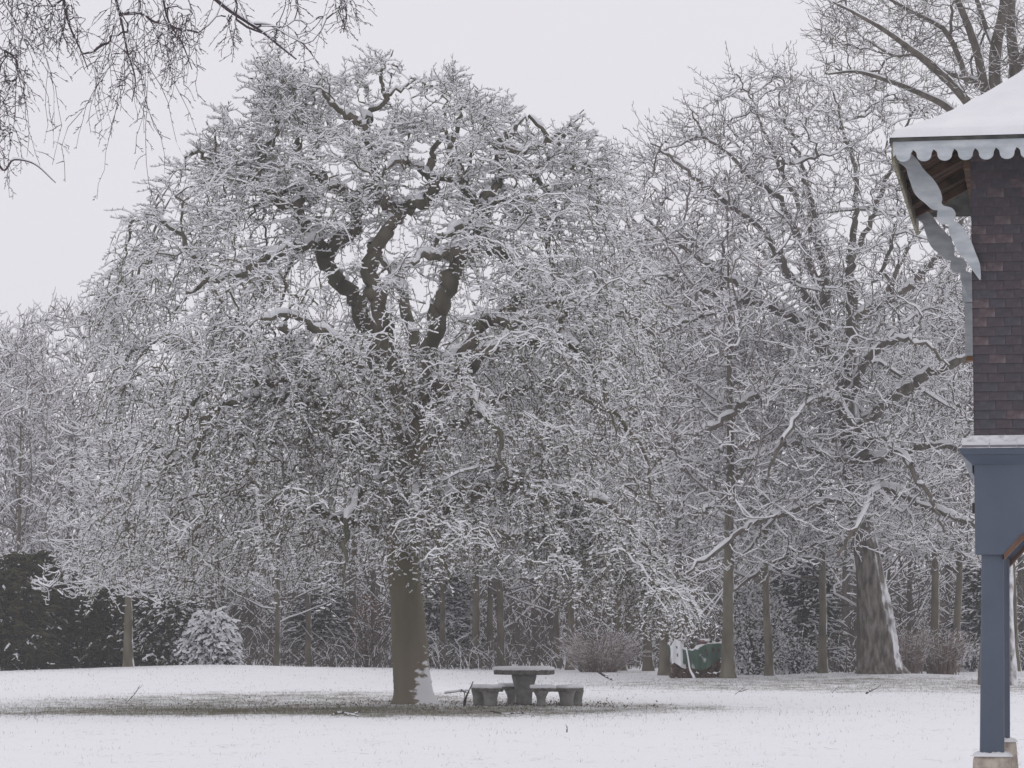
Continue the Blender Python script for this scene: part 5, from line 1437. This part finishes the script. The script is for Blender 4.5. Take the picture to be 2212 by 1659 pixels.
def twig_bush(name, x, Y, rx, h, label, seed, n, m, e_lo, e_hi, snowh, cat='bush', r=0.009):
    rng = np.random.default_rng(seed)
    p = P(x, 1400, Y); z = float(ground_z(p[0], Y))
    root = empty(name, (p[0], Y, z - 0.02), label, cat)
    rad = rx * 0.55 * np.sqrt(rng.random(n)); az = rng.uniform(0, 6.28, n)
    b0 = np.stack([np.cos(az) * rad, np.sin(az) * rad, np.zeros(n) - 0.03], 1)
    e0 = rng.uniform(e_lo, e_hi, n)
    tw, aa, el = twig_points(b0, az + rng.normal(0, 0.4, n), e0, e0 - rng.uniform(0, 0.5, n), h * rng.uniform(0.6, 1.1, n), 6, rng, 0.15)
    acc = Acc(); acc.add(*strips(tw, np.linspace(r * 1.4, r * 0.6, 6)[None].repeat(n, 0), np.full((n, 6), snowh), rng, 0.25))
    sp, _, _ = spurs_of(tw, aa, el, 7, 0.15, 0.4, rng, 0.4, K=3, spread=(0.4, 0.9), s0=0.3)
    acc.add(*strips(sp, np.tile(np.array([r * .8, r * .7, r * .4])[None], (len(sp), 1)), np.full((len(sp), 3), snowh), rng, 0.3))
    obj('stems', acc.mesh('stems', [m, M['twig_snow']]), root, kind='stuff')


twig_bush('twig_bush', 1292, 112, 1.15, 1.75, 'rounded pinkish brown twiggy bush behind the benches', 96, 250, M['brown_twig'], 0.7, 1.45, 0.006)
twig_bush('brush_clump', 1965, 106, 0.8, 1.7, 'brown upright brush just right of the rough thick trunk', 97, 120, M['brown_twig'], 1.25, 1.55, 0.005, 'brush')
twig_bush('brush_clump', 2035, 107, 1.0, 1.6, 'brown upright brush mixed with snow near the blue post', 98, 150, M['brown_twig'], 1.2, 1.55, 0.008, 'brush')


# ------------------------------------------------------------------ stone table and benches
def lathe(prof, n, rng=None, jit=0.0):
    a = np.linspace(0, 2 * np.pi, n, endpoint=False)
    V = np.array([[(r * math.cos(t), r * math.sin(t), z) for t in a] for r, z in prof]).reshape(-1, 3)
    if rng is not None and jit: V = V + rng.normal(0, jit, V.shape)
    K = len(prof)
    fs = [(i * n + j, i * n + (j + 1) % n, (i + 1) * n + (j + 1) % n, (i + 1) * n + j) for i in range(K - 1) for j in range(n)]
    fs += [tuple(range(n - 1, -1, -1)), tuple((K - 1) * n + j for j in range(n))]
    return V, fs


TY = 64.6
TC = P(1132, 1400, TY)


def build_table():
    rng = np.random.default_rng(101)
    z = float(ground_z(TC[0], TY)) - 0.01
    root = empty('stone_table', (TC[0], TY, z), 'round concrete garden table under a cap of snow', 'table')
    V, fs = lathe([(0.175, 0), (0.178, 0.03), (0.172, 0.10), (0.182, 0.25), (0.212, 0.40), (0.245, 0.52), (0.268, 0.61), (0.268, 0.655), (0.25, 0.66)], 40)
    pyobj('pedestal', V, fs, M['concrete'], root, True)
    R0 = 0.655
    V, fs = lathe([(R0 - 0.07, 0.652), (R0 - 0.012, 0.655), (R0, 0.67), (R0, 0.735), (R0 - 0.012, 0.75), (R0 - 0.1, 0.752)], 56, rng, 0.0025)
    pyobj('table_top', V, fs, M['concrete_edge'], root)
    V, fs = lathe([(R0 - 0.05, 0.745), (R0 - 0.004, 0.747), (R0 + 0.008, 0.765), (R0 + 0.002, 0.795), (R0 - 0.025, 0.815), (R0 - 0.1, 0.825), (R0 - 0.35, 0.83), (0.02, 0.832)], 72, rng, 0.004)
    pyobj('snow', V, fs, M['snow'], root, True)


def arc_slab(r_in, r_out, a0, a1, z0, z1, n=18, rnd=0.0, rng=None):
    a = np.linspace(a0, a1, n)
    prof = [(r_in, z0), (r_out, z0), (r_out, z1), (r_in, z1)] if not rnd else \
        [(r_in, z0), (r_out, z0), (r_out + 0.008, z0 + (z1 - z0) * 0.45), (r_out - rnd * 0.5, z1 - rnd * 0.12), (r_out - rnd * 1.6, z1), (r_in + rnd * 1.6, z1), (r_in + rnd * 0.5, z1 - rnd * 0.12), (r_in - 0.008, z0 + (z1 - z0) * 0.45)]
    m = len(prof)
    V = np.array([[(r * math.cos(t), r * math.sin(t), z) for r, z in prof] for t in a])
    if rnd:
        for k in (0, -1):
            c = V[k].mean(0); V[k] = c + (V[k] - c) * 0.86; V[k][:, 2] = np.minimum(V[k][:, 2], z0 + (z1 - z0) * 0.75)
    V = V.reshape(-1, 3)
    if rng is not None: V = V + rng.normal(0, 0.0028, V.shape)
    fs = [(i * m + j, i * m + (j + 1) % m, (i + 1) * m + (j + 1) % m, (i + 1) * m + j) for i in range(n - 1) for j in range(m)]
    fs += [tuple(range(m - 1, -1, -1)), tuple((n - 1) * m + j for j in range(m))]
    return V, fs


def build_bench(cx, cy, ang, half, label, seed, legs, r_in=0.80, r_out=1.16, hh=0.385, legw=0.17):
    """curved bench: its arc's centre lies at the table side; cx, cy = middle of the seat"""
    rng = np.random.default_rng(seed)
    rm = (r_in + r_out) / 2
    z = float(ground_z(TC[0] + cx, TY + cy)) - 0.012
    root = empty('stone_bench', (TC[0] + cx, TY + cy, z), label, 'bench')
    sh = np.array([rm * math.cos(ang), rm * math.sin(ang), 0])
    V, fs = arc_slab(r_in, r_out, ang - half, ang + half, hh - 0.075, hh, 18, 0, rng)
    pyobj('seat', V - sh, fs, M['concrete_edge'], root)
    V, fs = arc_slab(r_in + 0.004, r_out - 0.004, ang - half * 0.985, ang + half * 0.985, hh - 0.004, hh + 0.072, 24, 0.028, rng)
    pyobj('snow', V - sh, fs, M['snow'], root, True)
    for la in legs:
        a = ang + la
        prof = [(1.0, 0), (0.98, 0.03), (0.84, 0.08), (0.80, 0.13), (0.92, 0.20), (1.22, 0.27), (1.48, 0.32), (1.5, hh - 0.06)] if len(legs) == 1 else [(1.0, 0), (1.0, 0.03), (0.98, 0.10), (1.02, 0.18), (1.14, 0.26), (1.26, 0.32), (1.26, hh - 0.06)]
        V, fs = lathe(prof, 26)
        V[:, 0] *= legw * 0.92; V[:, 1] *= legw * 0.78
        c, s = math.cos(a), math.sin(a)
        V = np.stack([V[:, 0] * c - V[:, 1] * s + rm * c, V[:, 0] * s + V[:, 1] * c + rm * s, V[:, 2]], 1)
        pyobj('leg', V - sh, fs, M['concrete'], root, True)


build_table()
build_bench(-0.86, -0.55, math.radians(205), 0.50, 'curved concrete bench between the thick weeping trunk and the table', 111, (-0.27, 0.27))
build_bench(0.36, -0.95, math.radians(-75), 0.255, 'short concrete bench in front of the table, on one waisted leg', 112, (0.0,), legw=0.145)
build_bench(1.03, -0.35, math.radians(-22), 0.46, 'curved concrete bench with fallen leaves behind it, right of the short one', 113, (-0.26, 0.26))
build_bench(-0.27, 0.92, math.radians(105), 0.255, 'concrete bench half hidden behind the table pedestal', 114, (0.0,), legw=0.145)


# ------------------------------------------------------------------ log pile under its tarpaulin
def build_log_pile():
    rng = np.random.default_rng(121)
    Y = 98.6
    c = P(1503, 1400, Y); z = float(ground_z(c[0], Y)) - 0.03
    root = empty('log_pile', (c[0], Y, z), 'stack of dark firewood logs between two trunks under a green sheet', 'log pile')
    r0 = 0.095
    V, fs = lathe([(r0 * 0.96, -0.45), (r0, -0.42), (r0, 0.42), (r0 * 0.96, 0.45)], 9)
    V = V[:, [0, 2, 1]]
    me = bpy.data.meshes.new('log'); me.from_pydata(V.tolist(), [], fs); me.materials.append(M['log_end']); me.update()
    k = 0
    for row in range(6):
        n = 9 if row % 2 == 0 else 8
        for i in range(n):
            s = rng.uniform(0.8, 1.08)
            o = obj('log', me, root, ((i - (n - 1) / 2) * 0.192 + rng.normal(0, 0.01), rng.normal(0, 0.04), 0.10 + row * 0.168 + rng.normal(0, 0.008)))
            o.scale = (s, 1, s); o.rotation_euler = (0, rng.uniform(0, 6), 0)
    # the sheet hangs lower in the middle, with folds
    nx, ny = 46, 30
    S = np.linspace(-1, 1, nx); Tt = np.linspace(0, 1, ny)
    top = 1.14 + 0.05 * np.sin(S * 5) + 0.14 * sm(0.35, 0.9, S) - 0.10 * np.exp(-((S + 0.15) / 0.4) ** 2)
    drop = 0.52 + 0.30 * np.exp(-((S - 0.25) / 0.42) ** 2) - 0.12 * sm(-0.55, -0.9, S) - 0.15 * sm(0.75, 1.0, S)
    V = []
    for t in Tt:
        # from the back edge over the top and down the front
        for i, s in enumerate(S):
            w = t * (0.95 + drop[i])
            y = 0.50 - min(w, 0.95); zz = top[i] - 0.02 * math.cos(math.pi * min(w, 0.95) / 0.95) ** 2
            fold = 0.035 * math.sin(s * 13 + 2 * t) + 0.02 * math.sin(s * 29 + 1)
            if w > 0.95:
                zz = top[i] - (w - 0.95) - 0.02; y = -0.45 - 0.05 - fold * min(1, (w - 0.95) * 4)
            else:
                zz += fold * 0.6
            V.append((s * 0.93 + 0.02 * math.sin(9 * t + s), y, zz + rng.normal(0, 0.004)))
    i = (np.arange(ny - 1)[:, None] * nx + np.arange(nx - 1)[None]).ravel()
    sheet = obj('tarpaulin', mesh_np('tarpaulin', np.array(V), np.stack([i, i + nx, i + nx + 1, i + 1], 1), [M['tarp']], smooth=True))
    sheet.location = (c[0], Y, z)
    tag(sheet, 'green tarpaulin with snow patches draped over the firewood', 'tarpaulin')
    # a second, paler sheet white with snow at the left end
    V = []
    nx, ny = 14, 22
    for t in np.linspace(0, 1, ny):
        for s in np.linspace(-1, 1, nx):
            w = t * 1.75
            y = 0.52 - min(w, 0.98); zz = 1.22 + 0.06 * math.cos(s * 1.4)
            if w > 0.98: zz -= (w - 0.98); y -= 0.03 + 0.02 * math.sin(5 * s)
            ed = 1 + 0.10 * math.sin(7 * t + 1.5 * s) + 0.06 * math.sin(17 * t)
            V.append((s * 0.24 * ed + 0.07 * t, y - 0.03 + 0.035 * math.sin(6 * s + 3 * t), zz - 0.10 * s * s - (0.10 * math.sin(2.2 * s + 0.6) if t > 0.9 else 0) + rng.normal(0, 0.008)))
    i = (np.arange(ny - 1)[:, None] * nx + np.arange(nx - 1)[None]).ravel()
    o = obj('sheet', mesh_np('sheet', np.array(V), np.stack([i, i + nx, i + nx + 1, i + 1], 1), [M['snow']], smooth=True))
    o.location = (c[0] - 0.68, Y, z)
    tag(o, 'snow white sheet hanging over the left end of the firewood', 'sheet')
    # things holding the sheet down
    for q, (x, y, s) in enumerate([(-0.36, -0.25, 0.07), (-0.12, -0.28, 0.07), (0.70, -0.2, 0.08), (0.46, -0.45, 0.06)]):
        V, fs = lathe([(0.3, -0.5), (0.9, -0.3), (1, 0.1), (0.6, 0.5), (0.1, 0.6)], 8, rng, 0.08)
        tz = float(np.interp(x / 0.93, S, top))
        st = pyobj('stone', V * s, fs, M['dark_bark'], None, False, (c[0] + x, Y + y, z + tz + 0.02))
        tag(st, ['dark stone on the green sheet near the white sheet', 'dark stone on the green sheet, second from the white sheet', 'dark stone on the raised end of the green sheet', 'dark stone by the snow streak on the green sheet'][q], 'stone')
    V, fs = lathe([(0.5, -1.0), (1, -0.9), (1, 0.9), (0.6, 1.0)], 10, rng, 0.04)
    st = pyobj('log', V[:, [2, 0, 1]] * np.array([0.17, 0.09, 0.09]), fs, add_snow(mat('top_log', (0.13, 0.05, 0.045), (0.17, 0.08, 0.07), 4), (0, 0, 1), 0.1, 0.4), None, False, (c[0] + 0.30, Y - 0.1, z + 1.22))
    tag(st, 'short reddish log lying on top of the green sheet', 'log')
    # leaning pole with snow
    tw = np.array([P(1482, 1398, Y - 0.75), P(1487, 1425, Y - 0.85), P(1491, 1448, Y - 0.95), P(1500, 1464, Y - 1.1)])
    tw[-1, 2] = ground_z(tw[-1, 0], tw[-1, 1]) - 0.02
    c4 = catmull(tw, 4)
    acc = Acc(); acc.add(*strips((c4 - tw[-1])[None], np.full((1, len(c4)), 0.03), np.full((1, len(c4)), 0.04), rng, 0, 0.1))
    o = obj('stick', acc.mesh('stick', [M['dark_bark'], M['twig_snow']])); o.location = tuple(tw[-1])
    tag(o, 'snow covered stick leaning on the firewood stack', 'stick')


build_log_pile()


# ------------------------------------------------------------------ fallen sticks
def stick(pts, r, label, seed, snowh=0.01, name='stick', m='birch_twig', side=0, group=None):
    rng = np.random.default_rng(seed)
    a = np.array(pts); base = a[np.argmin(a[:, 2])].copy()
    c = catmull(a, 5)
    acc = Acc()
    R = np.linspace(r, r * 0.45, len(c))
    acc.add(*strips((c - base)[None], R[None], np.full((1, len(c)), snowh), rng, 0.2))
    if side:
        T = np.diff(c, axis=0); az = np.arctan2(T[:, 1], T[:, 0]); el = np.arctan2(T[:, 2], np.hypot(T[:, 0], T[:, 1]))
        sp, _, _ = spurs_of((c - base)[None], az[None], el[None], side, 0.12, 0.4, rng, 0.4, K=4, spread=(0.5, 1.0), s0=0.25)
        acc.add(*strips(sp, np.tile(np.array([1, .9, .7, .4])[None] * r * 0.5, (len(sp), 1)), np.full((len(sp), 4), snowh), rng, 0.3))
    o = obj(name, acc.mesh(name, [M[m], M['twig_snow']])); o.location = tuple(base)
    tag(o, label, 'stick', group)
    return o


def G(x, y):
    """point on the lawn seen at a view pixel"""
    Y = 60.0
    for _ in range(40):
        p = P(x, y, Y); d = p[2] - float(ground_z(p[0], Y))
        Y = min(max(Y + d * Y / 1.75, 25), 125)
    p = P(x, y, Y); p[2] = float(ground_z(p[0], Y)); return p


def build_sticks():
    y0 = TY - 0.85
    stick([P(1003, 1519, y0) * np.array([1, 1, 0]) + np.array([0, 0, 0.0]), P(1008, 1503, y0), P(1016, 1486, y0), P(1022, 1472, y0)], 0.022, 'thick broken stick standing against the bench by the trunk', 131, 0.0)
    stick([P(960, 1497, y0 - 0.2), P(985, 1494, y0 - 0.2), P(1000, 1492, y0 - 0.1), P(1004, 1505, y0 - 0.1), P(1000, 1519, y0 - 0.1) * np.array([1, 1, 0])], 0.018, 'bent snowy branch reaching from the bench toward the thick trunk', 132, 0.014, 'branch', side=5)
    data = [([(1060, 1538), (1090, 1543), (1120, 1541), (1150, 1545)], 0.016, 'long twig lying in the snow before the benches', 5),
            ([(1224, 1582), (1225, 1572), (1222, 1564)], 0.012, 'short twig standing up out of the open snow', 0),
            ([(718, 1546), (735, 1541), (760, 1545), (775, 1549)], 0.022, 'snow covered twig on the bare strip left of the trunk', 4),
            ([(1795, 1497), (1802, 1490), (1807, 1484)], 0.02, 'small forked twig before the rough thick trunk', 3),
            ([(1868, 1499), (1880, 1492), (1894, 1487)], 0.025, 'twig standing in the snow under the rough thick trunk', 2),
            ([(268, 1519), (290, 1500), (302, 1480)], 0.012, 'thin bent twig in the snow below the dark conifers', 2),
            ([(550, 1537), (565, 1515), (575, 1500)], 0.010, 'thin twig standing in the bare strip of the lawn', 2),
            ([(1290, 1450), (1310, 1463), (1330, 1470)], 0.03, 'snowy branch fallen near the pinkish bush', 3),
            ([(1585, 1500), (1600, 1490), (1612, 1482)], 0.014, 'thin twig leaning in the open snow before the log pile', 1)]
    for i, (pp, r, lab, sd) in enumerate(data):
        pts = []
        gy = [G(x, y)[1] for x, y in pp]
        Y = max(min(gy) if abs(pp[0][1] - pp[-1][1]) > 7 else 0, 0)
        for (x, y) in pp:
            if Y:   # stands up: keep the distance of its foot
                p = P(x, y, Y)
            else:
                p = G(x, y); p[2] += r * 0.6
            pts.append(p)
        if Y:
            k = int(np.argmin([q[2] for q in pts])); pts[k][2] = float(ground_z(pts[k][0], pts[k][1])) - 0.02
        stick(pts, r, lab, 140 + i, 0.012 if 'snow cov' in lab or 'snowy' in lab else 0.003, 'twig', 'birch_twig', sd)


build_sticks()


# ------------------------------------------------------------------ grass blades and leaf litter that poke through the snow
def build_litter():
    rng = np.random.default_rng(151)
    n = 90000
    Yg = 33 + 80 * rng.random(n) ** 0.8
    X = rng.uniform(-0.175, 0.175, n) * Yg
    d1 = np.hypot((X + 4.9) / 7.4, (Yg - 67.5) / 10.5); d2 = np.hypot((X - 10.0) / 10.0, (Yg - 88) / 12.5)
    clump = np.sin(X * 2.1 + np.sin(Yg * 0.9) * 2) * np.sin(Yg * 1.3 + X * 0.7) + 0.6 * np.sin(X * 5.3 - Yg * 2.2)
    pk = 0.04 + 0.30 * sm(0.4, 1.5, clump) + 0.8 * sm(1.15, 0.4, d1) + 0.5 * sm(1.1, 0.5, d2)
    keep = rng.random(n) < pk
    X, Yg = X[keep], Yg[keep]; n = len(X)
    hs = rng.uniform(0.02, 0.075, n)
    nb = 8000     # the ungrazed strip along the drip line
    X = np.concatenate([X, rng.normal(-4.4, 3.9, nb)]); Yg = np.concatenate([Yg, rng.normal(60.4, 2.3, nb)])
    hs = np.concatenate([hs, rng.uniform(0.04, 0.12, nb)]); n = len(X)
    z = ground_z(X, Yg)
    h = hs; a = rng.uniform(0, 6.28, n); w = rng.uniform(0.002, 0.005, n) * (Yg / 60)
    lean = rng.normal(0, 0.5, (n, 2)) * h[:, None]
    b = np.stack([X, Yg, z - 0.01], 1); s = np.stack([np.cos(a) * w, np.sin(a) * w, 0 * a], 1)
    tip = b + np.stack([lean[:, 0], lean[:, 1], h + 0.01], 1)
    V = np.stack([b - s, b + s, tip], 1).reshape(-1, 3)
    o = obj('grass', mesh_np('grass', V, np.arange(3 * n).reshape(-1, 3), [M['grass']]), kind='stuff')
    tag(o, 'thin grass blades poking through the snow', 'grass')
    n = 1500
    X = rng.normal(-2.8, 2.6, n); Yg = rng.normal(65.5, 3.0, n)
    X2 = rng.normal(0.9, 1.0, 500); Y2 = rng.normal(64.2, 0.55, 500)
    X3 = np.concatenate([rng.normal(TC[0] + 0.72, 0.16, 130), rng.normal(TC[0] + 1.75, 0.16, 70)]); Y3 = rng.normal(TY + 0.15, 0.15, 200)
    X = np.concatenate([X, X2, X3]); Yg = np.concatenate([Yg, Y2, Y3]); n = len(X)
    z = ground_z(X, Yg); z[-200:] += np.abs(rng.normal(0, 0.045, 200))
    s = rng.uniform(0.010, 0.032, n)[:, None]; a = rng.uniform(0, 6.28, n); t = rng.uniform(0.1, 1.1, n)
    d = np.stack([np.cos(a) * np.cos(t), np.sin(a) * np.cos(t), np.sin(t)], 1); q = np.stack([-np.sin(a), np.cos(a), 0 * a], 1)
    c = np.stack([X, Yg, z - 0.004], 1)
    V = np.stack([c, c + d * s + q * s * 0.6, c + d * s * 2, c + d * s - q * s * 0.6], 1).reshape(-1, 3)
    o = obj('leaf_litter', mesh_np('leaf_litter', V, np.arange(4 * n).reshape(-1, 4), [M['litter']]), kind='stuff')
    tag(o, 'brown fallen leaves scattered under the weeping tree and benches', 'leaves')


build_litter()


# ------------------------------------------------------------------ the misty winter air
def build_haze():
    x, y0, y1, z0, z1 = 1600.0, -90.0, 2600.0, -1.4, 26.0
    v = [(-x, y0, z0), (x, y0, z0), (x, y1, z0), (-x, y1, z0), (-x, y0, z1), (x, y0, z1), (x, y1, z1), (-x, y1, z1)]
    m = bpy.data.materials.new('haze'); m.use_nodes = True
    nt = m.node_tree; nt.nodes.clear()
    out = nt.nodes.new('ShaderNodeOutputMaterial'); pv = nt.nodes.new('ShaderNodeVolumePrincipled')
    pv.inputs['Color'].default_value = (0.93, 0.925, 0.95, 1); pv.inputs['Density'].default_value = 0.0007
    nt.links.new(pv.outputs[0], out.inputs['Volume'])
    o = pyobj('haze', v, [(0, 3, 2, 1), (4, 5, 6, 7), (0, 1, 5, 4), (1, 2, 6, 5), (2, 3, 7, 6), (3, 0, 4, 7)], m, kind='stuff')
    tag(o, 'pale misty winter air over the whole garden', 'haze')


build_haze()
